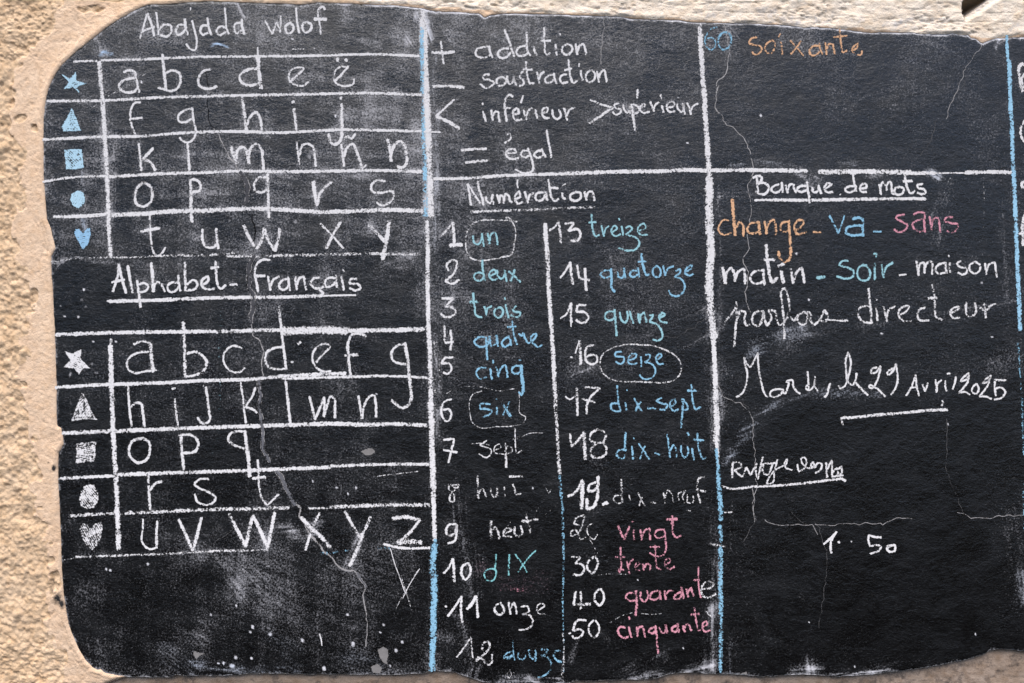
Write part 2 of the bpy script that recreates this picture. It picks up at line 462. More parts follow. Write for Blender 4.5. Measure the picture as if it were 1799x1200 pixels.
# sooty stains on the plaster beside the board, grime on the stone, a darker tint in the hole
stain = np.zeros_like(WX)
for cx, cy, rx, ry, a in ((103, 1050, 11, 12, .75), (91, 1036, 6, 12, .5), (96, 822, 4, 7, .8), (86, 812, 2.5, 2.5, .6), (92, 1020, 10, 6, .4), (98, 1076, 12, 5, .3), (110, 1060, 5, 10, .7)):
    stain = np.maximum(stain, a * np.exp(-(((WX - cx) / rx) ** 2 + ((WY - cy) / ry) ** 2)))
stain = np.maximum(stain, top * 0.30 * sstep(.52, .66, fbm(WX / 50, WY / 18, 3, 71)) * sstep(450, 900, WX))
stain = np.maximum(stain, .42 * in_h * sstep(2, 9, -side))
stain = np.maximum(stain, base * 0.34 * sstep(.45, .6, fbm(WX / 26, WY / 14, 3, 72)))

nx, ny = len(GX), len(GY)
F = grid_faces(nx, ny)
deep = dist < -14
F = F[~deep[F].all(axis=1)]
zone = np.where(base > .5, 3, np.where(top > .5, 2, np.where(R > .5, 0, 1)))
zf = np.round(np.median(zone[F], axis=1)).astype(int)
V = to_world(WX, WY, h)

wall = bpy.data.objects.new('plaster_wall', None)
scene.collection.objects.link(wall)
wall.location = (0, 0.15, 0.0)
wall['label'] = 'sand coloured plastered wall, rough on the left, around the blackboard'
wall['category'] = 'wall'
for z, (nm, mt, lb) in enumerate((('rough_render', MAT_RENDER, 'crumbly sand coloured render'), ('plaster_border', MAT_BORDER, 'smooth trowelled plaster edging'),
                                  ('stone_course', MAT_STONE, 'pale pitted stone with a dark hole'), ('base_course', MAT_BASE, 'dark brown plaster under the board'))):
    f = F[zf == z]
    used, f2 = compact(len(V), f)
    make_mesh(nm, V[used], [f2], {'stain': stain[used]}, mt, wall, label=lb)
# the body of the wall behind its faces
x0, x1, z0, z1 = (GX[0] - 899.5) * S, (GX[-1] - 899.5) * S, ZC + (600 - GY[-1]) * S, ZC + (600 - GY[0]) * S
bv = np.array([[x0, 0.0, z0], [x1, 0.0, z0], [x1, 0.0, z1], [x0, 0.0, z1], [x0, 0.32, z0], [x1, 0.32, z0], [x1, 0.32, z1], [x0, 0.32, z1]])
make_mesh('wall_core', bv, [np.array([[0, 1, 5, 4], [1, 2, 6, 5], [2, 3, 7, 6], [3, 0, 4, 7], [4, 5, 6, 7]])], {'stain': np.zeros(8)}, MAT_RENDER, wall, smooth=False)

# ------------------------------------------------------------------ what is written on the board, traced in photo pixels
_T = [0.0, 0.0, 1.0]
QUEUE = []
def T(ox, oy, sc):
    _T[:] = [ox, oy, sc]
    if sc == 4: _T[2] = 1799 / 450
    if sc == 6: _T[2] = 1799 / 300

def parse(s):
    out = []
    for st in s.split('|'):
        w = None
        st = st.strip()
        if st.startswith('w'):
            a, st = st.split(':', 1); w = float(a[1:])
        pts = [tuple(float(c) for c in p.split(',')) for p in st.split()]
        out.append((w, [(_T[0] + x / _T[2], _T[1] + y / _T[2]) for x, y in pts]))
    return out

def P(name, col, w, s, label=None, fill=0, grain=.80, end=1, on=None):
    if '||' in s:
        for sub, lb in zip(s.split('||'), label.split('; ')): P(name, col, w, sub, lb, fill, grain, end, on)
        return
    QUEUE.append(('P', name, col, w, parse(s), label, fill, grain, on))

def C(name, w, s, dark=0, light=0, faint=0):
    QUEUE.append(('C', name, w, parse(s), dark, light, faint))

def CHIP(s):
    QUEUE.append(('X', parse(s)))

T(0,0,4)
P('chalk_heading','white',5,"w4:990,272 1015,190 1040,98|1040,98 1065,160 1090,255|1005,225 1050,208 1090,195|w4:1103,92 1112,160 1120,250|1125,215 1160,178 1205,188 1210,225 1180,262 1130,252|1300,175 1265,180 1240,220 1255,250 1290,235 1308,210|1303,138 1310,200 1325,250|w4:1355,150 1375,230 1388,300 1372,358 1342,350 1315,315|w3:1343,58 1343,76|1460,185 1430,185 1412,220 1430,250 1465,235|1463,130 1470,190 1488,250|1590,200 1555,192 1525,225 1545,250 1590,230|w4:1583,62 1590,130 1595,200 1612,245|1695,165 1660,172 1650,210 1665,240 1700,220|1703,142 1705,190 1722,246||w4:1865,150 1890,195 1915,245|w4:1915,245 1935,195 1948,165|w4:1948,165 1962,200 1972,232|w4:1972,232 1975,180 1978,120|2045,165 2015,185 2010,215 2030,242 2060,225 2062,185 2040,165|w4:2083,62 2090,150 2105,238|2160,160 2135,170 2128,205 2150,232 2185,215 2190,178 2160,160|w4.5:2285,75 2275,52 2245,65 2238,120 2250,180 2257,245|w7:2212,140 2295,140", 'heading word Abajada; heading word wolof')
P('chalk_star','pale_blue',0,"425,515 500,555 540,505 548,570 615,590 555,615 572,668 520,620 450,632 490,580",fill=1)
P('chalk_triangle','pale_blue',0,"512,758 545,830 577,920 530,926 450,925 437,895 475,830",fill=1)
P('chalk_square','pale_blue',0,"458,1052 520,1050 582,1048 592,1120 598,1185 540,1193 470,1195 462,1120",fill=1)
P('chalk_line','white',5,"w4:525,438 690,432|720,430 1100,418 1360,406 1790,402 2100,400 2700,388 2945,400")
P('chalk_line','white',5.5,"340,713 700,712 760,710 1150,688 1450,680 1790,673 2100,668 2600,660 2960,670")
P('chalk_line','white',5.5,"308,985 700,965 1000,960 1250,940 1790,930 1900,935 2400,916 2960,927|w3:2980,930 3095,932")
P('chalk_letter','white',5.5,"878,512 905,500 945,505 965,560 975,610 985,650|965,553 920,557 860,582 842,610 870,645 920,656 960,640 980,610")
P('chalk_letter','white',5.5,"w6.5:1150,390 1158,500 1165,560 1172,640|1175,515 1220,500 1265,520 1275,570 1255,620 1200,645 1160,632 1120,620")
P('chalk_letter','white',5.5,"1485,492 1440,502 1400,560 1405,605 1440,625 1490,625 1528,608")
P('chalk_letter','white',5.5,"w8:1815,400 1822,480 1830,560 1840,625|1815,487 1750,495 1690,540 1695,575 1730,600 1800,600 1835,582|w3:1815,338 1818,400")
P('chalk_letter','white',5,"2040,580 2090,540 2140,485|w4:2140,485 2100,480 2050,500 2032,540 2045,580 2090,605 2140,605 2172,578")
P('chalk_letter','white',5,"2360,570 2400,530 2450,470|w4:2435,475 2390,475 2355,510 2350,570 2390,605 2440,610 2488,588 2490,562|w5:2372,413 2375,435|w6:2832,420 2838,435".replace('2832','2432').replace('2838','2438'))
P('chalk_letter','white',4.5,"992,720 950,730 925,780 925,850 935,900 955,942|915,842 1005,830")
P('chalk_letter','white',4.5,"1358,765 1300,780 1258,820 1262,855 1310,862 1350,838|1355,760 1365,850 1380,930 1365,980 1330,1003 1290,995 1268,970")
P('chalk_letter','white',6,"w7:1705,692 1718,780 1730,870 1738,940|1740,880 1765,820 1805,795 1830,830 1842,918")
P('chalk_letter','white',5.5,"2068,770 2078,840 2085,912|w6:2063,716 2065,726")
P('chalk_letter','white',6,"2403,735 2405,830 2405,920 2395,990 2355,1020 2325,1000 2314,948|w4.5:2397,688 2397,702")
P('chalk_letter','white',6,"w5:980,1015 990,1100 1000,1200|1080,1045 1010,1122|1010,1122 1060,1140 1098,1200")
P('chalk_letter','white',5,"1325,1010 1330,1100 1337,1200")
P('chalk_letter','white',6.5,"1628,1035 1645,1090 1672,1150|1665,1120 1680,1052 1715,1037 1740,1080 1755,1157|1750,1110 1770,1042 1805,1015 1835,1040 1850,1110 1855,1192")
P('chalk_letter','white',5,"w4:2087,1000 2098,1080 2108,1160|2108,1090 2135,1020 2170,1015 2200,1030 2215,1100 2222,1172")
P('chalk_letter','white',5.5,"2400,1020 2410,1090 2420,1172|2418,1110 2450,1032 2480,1015 2505,1060 2530,1130 2550,1187 2570,1165|2423,985 2445,962 2465,980 2497,950")
P('chalk_letter','white',6,"2725,985 2740,1050 2750,1137|2745,1100 2770,1030 2815,995 2845,1030 2856,1090 2852,1160 2825,1182 2795,1172")
P('chalk_smear','white',2.5,"2015,345 2060,352 2150,350|2190,348 2225,345",grain=.5)
T(740,0,6)
P('chalk_sign','white',6.2,"w4.6:207,445 222,560 237,680|110,560 230,567 350,553", )
P('chalk_word','white',4.6,"715,500 650,505 585,530 575,580 610,610 680,607 740,582|715,493 725,550 752,612|875,318 910,400 945,500 980,600|920,520 860,520 810,560 815,600 860,620 910,600 940,560|1110,348 1115,450 1125,560 1152,590|1100,490 1040,500 1003,550 1020,590 1080,592 1120,572|1187,500 1195,550 1222,587|w3:1220,422 1232,410|w4:1295,298 1295,400 1300,500 1305,560 1330,585 1358,562|1262,440 1362,435|1415,478 1418,540 1425,587|w3.6:1458,360 1466,378|1540,470 1490,500 1485,550 1520,582 1570,567 1592,520 1562,476 1530,470|1625,470 1635,530 1645,582|1645,550 1660,500 1700,470 1720,500 1737,582",'word addition')
P('chalk_sign','white',6,"125,918 300,913 452,925")
P('chalk_word','white',4.4,"720,790 660,800 653,828 720,850 770,880 740,912 680,932 625,890|840,820 800,840 795,880 830,912 880,892 897,850 862,820 832,820|905,808 910,860 930,890 968,872 976,800 980,850 1002,905|1070,758 1038,818 1075,850 1080,890 1035,915|1105,658 1110,750 1125,840 1150,888 1187,880|1075,740 1172,740|1215,768 1230,820 1245,887|1240,850 1260,790 1292,765|1390,800 1330,812 1300,850 1320,880 1380,862 1400,822|1398,778 1405,840 1425,887|1530,790 1480,800 1460,840 1480,880 1542,870|1550,638 1560,740 1575,830 1600,880 1642,860|1510,747 1587,730|1678,752 1685,800 1702,852|w3:1662,675 1660,708|1775,750 1740,780 1735,840 1770,875 1815,850 1830,790 1800,750 1770,750|1850,760 1860,810 1870,872|1870,830 1890,770 1925,745 1940,800 1952,867",'word soustraction')
T(1000,0,6)
P('chalk_line','white',9,"w4:1383,256 1374,290|1372,285 1385,500 1400,800 1420,1050 1427,1200",end=0)
P('chalk_numeral','blue',4,"1557,293 1490,310 1440,380 1425,450 1450,510 1490,532 1532,495 1530,430 1490,405 1425,430|1640,340 1590,370 1565,430 1580,500 1620,537|w5:1620,537 1670,510 1700,440 1687,372 1640,340",'numeral 60',grain=.55)
C('crack',1.6,"1628,255 1640,320 1665,400 1670,480 1690,560 1660,640 1665,700 1640,780 1555,880 1550,1000 1535,1140 1572,1200")
C('crack',1.2,"365,180 362,350 340,500 325,690")
P('chalk_line','white',10,"w9.5:1427,1195 1440,1400 1460,1700 1472,1900",end=0)
T(0,0,4)
C('crack',1.3,"1448,490 1462,570 1472,640",dark=1)
C('crack',1.6,"1468,680 1463,720 1462,770 1470,830 1480,880 1502,912",dark=1)
C('crack',1.8,"1502,912 1540,950 1590,1060 1640,1130 1680,1195 1720,1260")
T(1000,150,6)
P('chalk_sign','white',5,"w4.4:220,158 330,205 460,243|w6:455,243 340,320 210,405")
P('chalk_word','white',4.2,"522,195 470,215 485,245 545,265 530,300 490,315 452,285|565,210 580,270 610,295 635,260 630,215 640,270 640,305|w5.2:650,205 665,300 680,400 695,490|w4.2:665,205 720,230 735,270 700,302 675,305|765,240 800,220 790,200 755,215 745,260 775,295 840,285|850,180 870,225 890,282|885,265 905,210 940,182|975,220 980,250 990,290|1030,235 1085,232 1108,200 1075,175 1035,195 1025,240 1050,285 1110,280|1130,205 1145,260 1180,285 1200,250 1195,195 1205,260 1215,312|1240,190 1260,240 1278,312|1275,270 1300,225 1352,198|w4.4:717,55 713,140|w3.6:960,100 965,150",'word supérieur')
P('chalk_line','white',7.5,"w6:-1420,990 -1100,985 -700,955 -400,945 -20,935|w7.5:-20,935 300,922 700,912 1000,908 1200,895 1440,905")
C('crack',1.6,"1572,0 1550,110 1533,240 1615,340 1645,420 1720,440 1800,520 1850,590 1915,730")
T(740,150,6)
P('chalk_sign','white',5,"w4.2:350,155 250,245 155,332|w6.2:165,335 280,385 405,458")
P('chalk_word','white',4.6,"650,282 665,330 682,388|w3.6:645,190 650,210|740,270 745,320 755,370|752,330 785,280 810,285 815,330 830,390|965,125 930,105 895,135 880,200 885,280 900,385|870,245 940,245|975,310 1030,300 1010,250 975,270 970,330 1005,375 1060,362|w4:1075,115 1050,190|1080,265 1095,320 1112,362|1110,320 1130,270 1165,248|1205,265 1210,300 1222,350|1270,300 1330,275 1330,240 1285,250 1275,310 1310,352 1350,345|1380,265 1390,330 1430,362 1470,330 1450,260|1500,240 1520,300 1535,372|1535,320 1560,265 1625,236",'word inférieur')
P('chalk_sign','white',5.2,"425,688 560,675 688,672|470,815 590,805 715,795")
P('chalk_word','white',4.4,"905,715 1000,710 985,680 925,680 890,715 905,755 970,782 1025,768|1120,690 1065,700 1050,735 1090,765 1135,745|1125,670 1150,740 1175,830 1175,900 1140,925 1060,925 990,890|1270,690 1210,705 1190,740 1225,770 1285,740|1270,670 1290,720 1310,765|w5:1322,480 1335,570 1355,670 1370,765|w4:905,520 935,520 945,555 880,612",'word égal')
T(1220,0,6)
P('chalk_word','orange',4.2,"650,400 600,410 568,460 620,480 690,500 705,530 680,565 620,578 605,555|810,430 755,470 735,520 755,560 800,570 835,520 840,460 810,430|905,450 915,520 922,585|w4:898,365 880,395|1005,435 1070,510 1140,588|1118,440 1070,505 1010,575|1310,490 1250,490 1205,540 1220,585 1265,590 1310,550|1308,465 1320,530 1340,580|1370,455 1380,520 1385,585|1385,530 1410,470 1445,475 1460,530 1475,578|1520,315 1530,400 1540,500 1555,560 1600,540|1460,400 1600,385|1660,540 1710,500 1710,465 1675,490 1650,540 1690,580 1750,580 1755,545",'word soixante',grain=.6)
T(1499,0,6)
P('chalk_line','line_blue',8,"w5.5:1600,378 1606,520 1615,660|w8:1630,655 1632,820 1640,1020 1645,1200",end=0)
C('crack',1.2,"1335,475 1310,540 1240,620 1170,710 1140,830 1080,970 1030,1080 985,1170 975,1260")
C('crack',1.2,"855,1260 860,1262 840,1390 800,1500 700,1650",faint=1)
T(50,240,4)
P('chalk_line','white',5.5,"w4.5:108,320 300,290 545,280|w6:560,285 800,272 1000,262 1300,255 1500,245 1700,250 2200,245 2560,243 2760,250")
P('chalk_line','white',7,"w6.5:185,565 400,560 560,548|w8:590,555 800,545 1000,530 1300,520 1450,512 1800,515 2000,530 2400,522 2600,518 2770,527")
P('chalk_line','white',5,"w3.5:165,880 400,855 700,850 1000,838|w5:1000,838 1300,832 1480,815|w5.5:1400,845 1700,840 2000,832 2400,825 2760,830",grain=.55)
P('chalk_line','white',8,"506,-520 518,-360 535,-160 545,40 552,150 560,300 568,500 575,700 585,840")
P('chalk_circle','pale_blue',0,"355,378 395,395 408,445 395,485 357,508 318,490 298,448 312,400",fill=1)
P('chalk_heart','mid_blue',0,"338,652 365,650 390,680 412,650 438,640 447,690 425,760 388,800 355,740 325,680",fill=1)
P('chalk_letter','white',5.5,"810,328 770,365 755,430 765,475 810,495 860,470 878,410 860,350 815,330 795,335")
P('chalk_letter','white',5.5,"w6.5:1143,310 1148,400 1147,500 1155,600|1140,312 1180,305 1215,340 1210,380 1155,392")
P('chalk_letter','white',5.5,"1680,290 1630,290 1590,340 1595,380 1640,395 1685,372|1685,265 1688,370 1690,480 1693,570")
P('chalk_letter','white',6,"w7.5:2005,322 2015,400 2033,485|2033,485 2050,405 2080,365 2135,322")
P('chalk_letter','white',5,"2508,318 2450,310 2410,350 2415,385 2480,398 2560,390 2568,420 2540,465 2480,485 2450,465",grain=.78)
P('chalk_letter','white',5.5,"w4:858,540 862,640 870,740 890,820 910,838 945,820 968,780|w6:800,668 870,655 925,645")
P('chalk_letter','white',5,"1228,655 1230,730 1250,775 1300,780 1330,760|1325,650 1330,720 1340,790")
P('chalk_letter','white',6.5,"1515,625 1555,710 1590,770|1605,795 1640,740 1660,645|1660,650 1690,730 1735,805|1735,805 1755,740 1770,650")
P('chalk_letter','white',5.5,"w4.5:2055,615 2130,690 2215,785|w6:2195,605 2150,680 2095,785")
P('chalk_letter','white',6.5,"2395,625 2460,690 2505,740|w7.5:2535,600 2520,720 2490,860")
P('chalk_heading','white',5,"600,1090 615,1040 635,970 640,895|w6:640,900 660,990 692,1098|590,1025 680,1005|w6:705,910 720,1000 740,1095|w5.5:770,1010 780,1090 795,1200|w4.5:770,1045 820,1030 850,1050 830,1085 790,1095|w6:870,890 880,990 885,1090|w5:885,1060 910,1025 935,1030 950,1060 965,1090|1060,1030 1015,1025 985,1060 1000,1090 1040,1085 1065,1050|1060,975 1065,1030 1075,1085|w5.5:1105,885 1108,980 1112,1085|w4.5:1120,1040 1170,1010 1195,1035 1180,1070 1125,1082|1225,1045 1270,1010 1265,985 1235,1000 1220,1040 1250,1070 1310,1070|w5:1320,880 1325,960 1335,1040 1355,1070 1390,1045|w6:1285,925 1340,918|1420,1040 1470,1040||w4.8:1700,870 1660,865 1615,890 1595,950 1605,1020 1618,1090|w5.5:1600,980 1665,978|w5:1688,985 1695,1030 1705,1080|1705,1050 1725,1005 1765,985|1830,1000 1790,1010 1765,1045 1780,1075 1815,1070 1835,1040|1830,990 1835,1040 1840,1080|1878,985 1882,1030 1890,1075|1890,1040 1910,995 1935,985 1945,1030 1955,1075|2045,990 2005,1000 1985,1035 2005,1060 2060,1065 2075,1055|2045,1075 2075,1105 2060,1115 2020,1120|2165,995 2110,995 2085,1030 2095,1055 2140,1045 2160,1020|2165,975 2165,1020 2172,1060|2200,985 2210,1030 2218,1078|w3:2212,935 2220,950|2310,1000 2265,1005 2260,1030 2320,1040 2335,1065 2300,1082 2260,1065",'heading word Alphabet; heading word Français')
P('underline','white',6.5,"565,1158 900,1150 1100,1140 1500,1130 1800,1128 2050,1120|w3.5:2050,1120 2180,1116 2300,1114",on='Alphabet')
P('chalk_line','white',12,"w14:2770,-870 2782,-560 2795,-260 2805,0 2815,300 2825,560|w8:2800,600 2805,750 2805,1000 2810,1200",end=0)
P('chalk_line','line_blue',8,"2765,-760 2766,-560 2770,-260 2776,0|w9:2776,0 2785,200 2792,400 2790,560",end=0,grain=.6)
C('crack',2.2,"1345,0 1380,80 1420,150 1470,215 1500,260")
C('crack_filling',11,"1495,255 1520,310 1540,360 1545,420 1540,465")
C('crack',2.4,"1575,545 1580,600 1600,690 1588,740 1600,790",dark=1)
C('crack_filling',9,"1590,840 1550,900 1552,980 1560,1060 1585,1110 1580,1200")
C('crack',1.6,"1575,840 1540,900 1545,970 1538,1060 1570,1100 1575,1180",dark=1)
T(740,300,6)
P('chalk_heading','white',4.6,"490,142 505,220 515,300 525,368|495,150 540,220 620,345|595,115 615,220 640,280 655,362|680,280 695,335 730,345 755,260|752,250 745,300 765,355|800,260 815,300 825,342|825,320 835,260 860,275 872,345|872,320 890,245 920,265 935,320 955,338|990,300 1040,280 1030,220 990,270 990,320 1020,350 1070,328|w3.4:1015,98 1012,140 1018,185|1090,225 1110,290 1125,342|1125,310 1145,260 1180,240|1290,230 1225,240 1200,285 1220,318 1270,315 1310,250|1310,225 1318,275 1330,320|1342,98 1352,180 1375,290 1410,325 1445,300|1360,185 1440,190|1488,235 1492,290 1520,300|w3:1490,160 1520,142|1620,230 1570,260 1575,305 1630,322 1680,285 1675,240 1620,228|1718,225 1728,270 1738,310|1735,285 1760,232 1795,225 1815,270 1822,318",'heading word Numération')
P('underline','white',5,"515,438 700,430 1000,420 1300,408 1560,395 1822,390",on='Numération',grain=.55)
P('chalk_numeral','white',5,"w4:215,692 270,630 335,550|w6:335,550 345,660 350,770|w8:310,790 430,778",'numeral 1')
P('chalk_ring','white',3.2,"935,505 980,580 995,680 980,770 955,880 850,915 720,940 600,948 530,925 480,860 470,770 485,650 515,590 600,535 720,522 860,525 950,530 1010,542|w4:890,500 920,495 940,520",'ring drawn round the word un',grain=.6)
P('chalk_word','cyan',4.4,"545,690 560,760 600,778 635,730 640,665|640,665 650,740 660,800|700,660 710,720 720,775|720,740 740,670 770,650 795,700 802,785",'word un')
P('chalk_numeral','white',4.8,"290,1055 270,1000 310,950 370,950 370,1030 330,1100 260,1160|255,1165 330,1192 400,1150",'numeral 2')
P('chalk_word','cyan',4.4,"w5:645,940 645,1000 655,1080 670,1160|640,1080 590,1075 555,1110 580,1155 640,1150 660,1110|730,1110 790,1070 770,1045 735,1060 720,1120 770,1155 800,1140|800,1050 810,1110 840,1140 880,1090 880,1045 890,1110 900,1165|920,1060 980,1110 1045,1175|w5:985,1045 965,1110 945,1165",'word deux')
P('chalk_line','white',7.5,"w8:1305,565 1310,680 1320,800 1335,1000 1340,1200 1355,1420 1370,1640 1385,1900 1400,2100 1405,2300",end=0)
T(930,360,5.14)
P('chalk_numeral','white',4.8,"w4:180,232 230,200 262,150|w5:262,150 275,240 283,342|320,170 400,165 355,235|355,235 440,225 460,270 430,325 375,325",'numeral 13')
P('chalk_word','cyan',4.2,"w4.6:560,85 562,160 575,240 595,285 630,275|535,162 600,158|650,190 660,240 672,285|672,260 690,215 715,195|745,250 790,210 770,190 740,220 745,265 780,285 820,265|830,195 838,230 845,278|w3.4:805,125 812,140|870,210 910,195 925,215 870,270 920,285 970,305 990,350 960,400 880,415 800,390|985,240 1050,200 1040,175 990,190 975,230 1000,270 1065,270",'word treize')
P('chalk_numeral','white',4.8,"w4.4:280,658 325,600 368,520|w5.4:368,520 375,610 392,715|430,545 440,610 450,655 540,680|w5.2:500,575 505,680 512,775",'numeral 14')
P('chalk_word','blue',4.2,"735,595 680,595 637,630 680,660 730,645|w5.4:735,580 738,680 745,760 770,785|w4.4:795,610 800,650 830,662 855,630 850,575|855,620 865,662|975,595 920,600 905,640 930,655 980,625|975,570 985,620 990,650|w5:1010,445 1015,520 1035,590 1055,640 1085,625|980,515 1050,512|1140,555 1115,580 1120,640 1160,655 1185,620 1170,570 1140,550|1205,555 1215,600 1225,640|1225,620 1250,575 1300,555|1320,600 1355,580 1360,605 1310,650 1360,665 1395,710 1395,770 1330,825 1280,815 1255,775|1400,610 1460,570 1465,545 1420,570 1405,620 1440,640 1475,625",'word quatorze')
P('chalk_numeral','white',4.8,"w3.6:280,1025 330,990 370,895|w5:375,890 375,980 378,1060|w3:374,1060 374,1100|440,905 510,905|435,910 425,960 500,970 530,1010 510,1055 460,1065 420,1040",'numeral 15')
P('chalk_word','cyan',4.4,"755,965 700,970 680,1010 700,1040 755,1030 770,1000|w5:765,945 775,1050 785,1180|815,970 830,1040 860,1065 885,1030 880,960|905,960 915,1010 935,1070|980,985 985,1030 995,1065|995,1040 1010,985 1035,975 1045,1020 1055,1060|1085,1000 1115,990 1110,1010 1085,1050 1150,1080 1190,1140 1195,1200 1160,1225 1110,1215|1170,1020 1220,990 1205,975 1170,1000 1180,1050 1240,1065",'word quinze')
P('chalk_line','white',14,"w14:1620,-240 1618,0 1622,200 1635,400 1622,600 1620,780 1638,980 1660,1200",end=0)
T(740,490,6)
P('chalk_numeral','white',4.8,"220,205 340,208 255,290|255,290 340,310 365,350 330,390 260,402 210,370",'numeral 3')
P('chalk_word','cyan',4.6,"550,150 553,220 565,300 590,395 640,405|w6:515,245 600,243|665,290 680,340 690,400|685,370 705,310 740,290|815,300 770,340 775,385 820,408 860,370 850,310 810,298|890,270 900,330 920,410|w3:880,200 885,220|1000,290 965,320 985,345 1045,355 1030,395 990,405 945,385",'word trois')
P('chalk_numeral','white',4.8,"245,495 250,580 255,670 345,660|310,545 320,640 310,750",'numeral 4')
P('chalk_word','blue',4.6,"665,610 600,620 560,660 585,700 650,715 700,690 720,600 725,650 740,710 780,690 795,590 800,650 810,710|685,615 690,720 695,850|920,610 870,640 850,690 880,715 930,690|920,600 940,650 945,700|960,445 965,520 985,620 1010,690|910,510 1000,500|1030,580 1060,600 1075,570 1100,640 1120,670 1200,620 1215,580 1175,590 1150,640 1190,690 1240,720 1270,690",'word quatre')
P('chalk_numeral','white',4.8,"250,830 335,825|250,830 220,890 290,890 320,930 310,980 270,1000 235,985",'numeral 5')
P('chalk_word','blue',4.6,"680,935 620,935 580,985 600,1030 640,1052 685,1035|730,950 735,1000 745,1055|w4:755,860 760,885|795,925 805,980 815,1030|815,1000 850,930 885,910 900,960 910,1035|w3:1030,855 1050,855|1040,915 980,920 955,965 985,1000 1040,985|w7:1050,910 1060,1020 1070,1110 1075,1190|w4:1072,1190 1055,1225 1030,1190",'word cinq')
T(960,560,5.4515)
P('chalk_numeral','white',4.8,"w3:275,330 315,210|w5.5:315,210 325,330 328,440|w4:230,368 245,372|450,250 390,270 370,340 385,410 430,435 485,405 480,360 430,345 380,365",'numeral 16')
P('chalk_ring','white',3.2,"1140,300 1030,262 900,250 800,245 680,262 590,300 525,360 510,430 530,500 590,565 700,598 850,602 1000,608 1130,610 1220,585 1280,520 1285,440 1250,370 1140,300",'ring drawn round the word seize',grain=.55)
P('chalk_word','blue',3.8,"715,315 660,325 655,350 740,375 740,405 710,432 660,410|775,400 850,370 860,340 820,335 785,370 785,425 830,435 865,425|900,365 905,410 905,460|945,345 990,345 985,380 940,415 1000,430 1035,470 1030,540 980,575 920,570 885,535|1045,400 1100,350 1090,335 1050,360 1050,400 1075,435 1115,430",'word seize')
P('chalk_numeral','white',4.4,"w3.4:180,745 220,770 275,740|w5:290,665 292,780 296,925|370,655 505,665 430,740 385,830 385,910|340,765 465,800",'numeral 17',grain=.6)
P('chalk_word','blue',4.4,"675,640 680,730 690,820 705,880 660,885 615,850 620,815 680,810|755,800 760,840 765,880|w3.6:765,680 768,690|835,760 870,820 910,885|900,795 870,840 850,885|w5:965,855 1040,855|1100,755 1050,785 1090,805 1155,825 1130,870 1080,865|1175,850 1230,800 1225,765 1185,790 1185,850 1210,880 1260,868|w5:1300,765 1300,880 1292,960 1288,1040|w4.4:1300,770 1340,815 1350,860 1300,880|1385,630 1388,700 1400,800 1425,865 1470,845|w6:1345,685 1430,690",'word dix-sept',grain=.6)
C('crack',1.2,"1630,600 1670,680 1720,750 1800,800 1890,820 1960,880",faint=1)
C('crack',1.2,"1100,180 1270,175 1330,120 1420,80 1450,40 1510,20",faint=1)
T(1240,280,6)
P('chalk_heading','white',4.8,"490,200 530,180 580,195 570,240 540,260|530,190 535,270 545,350|535,265 610,255 650,290 645,340 600,375 540,360 515,335|760,270 700,290 680,325 710,355 770,340 795,300|790,250 795,300 800,350|830,280 845,320 855,360|850,330 880,270 910,265 920,310 940,355|1050,285 980,290 950,325 990,350 1055,330|1055,245 1065,330 1080,410 1085,465|1115,300 1120,345 1155,350 1180,290|1180,280 1190,320 1205,365|1250,310 1315,270 1285,255 1245,290 1250,335 1290,355 1330,345||1575,290 1500,290 1455,320 1480,350 1550,335 1575,310|w4.6:1540,160 1550,230 1565,300 1575,345|1625,310 1680,300 1680,270 1640,265 1615,300 1620,340 1680,350|w3:1400,380 1415,370||w4.6:1815,270 1825,320 1832,375|1825,320 1850,250 1880,270 1895,330|1890,310 1910,250 1930,240 1945,300 1960,365 1975,370|2020,300 1985,310 1975,350 2010,380 2060,360 2070,310 2025,295|2085,175 2095,250 2120,330 2150,365 2190,335|2070,235 2160,232|2270,265 2215,280 2220,300 2290,325 2305,350 2260,370 2215,355",'heading word Banque; heading word de; heading word mots')
P('underline','white',5.6,"w4.5:510,435 700,432|w6:690,430 1000,435 1300,430 1600,425 1850,422 2100,418 2300,420",on='Banque')
P('chalk_line','white',7.5,"40,120 300,118 700,122 1050,128|w9:1180,138 1500,135 1800,135 2000,140 2150,145|w7:2150,150 2400,150|w3:2400,150 2700,148|w7:2720,145 2900,138 3100,138 3200,140")
P('chalk_word','orange',5,"w4:235,650 190,640 140,690 125,740 150,785 200,800 260,775|w7:272,430 280,540 290,680 302,800|w5:310,720 350,660 380,690 385,810|550,665 470,680 430,730 440,770 490,785 550,760|w6:548,660 555,720 560,795|610,660 620,720 630,785|630,750 650,680 710,640 725,700 730,795|860,660 800,670 775,715 800,765 860,750|w6:862,650 870,760 880,880 885,1000 870,1060 820,1080 770,1045 755,980|w5:930,760 1010,690 1020,645 960,650 925,700 930,760 960,790 1050,765|w3:940,800 945,780|w4.6:1125,770 1205,770",'word change',grain=.65)
P('chalk_word','blue',5.6,"w5:1295,600 1340,690 1385,785|w4:1385,785 1420,690 1450,595|w6:1530,635 1590,620 1635,630 1640,710 1645,810|1640,700 1560,700 1470,740 1465,780 1510,800 1640,795|w4.4:1755,765 1842,765",'word va')
P('chalk_word','pink',4.6,"2085,585 2010,600 1990,620 2060,660 2115,700 2090,745 2030,770 1970,740|2180,585 2230,560 2290,570 2290,660 2300,770|2290,630 2220,645 2165,690 2190,735 2260,765 2300,745|2345,605 2360,680 2370,750|2370,700 2400,620 2430,620 2450,690 2460,770|2590,610 2520,620 2500,650 2570,675 2645,690 2630,745 2580,770 2530,755",'word sans',grain=.65)
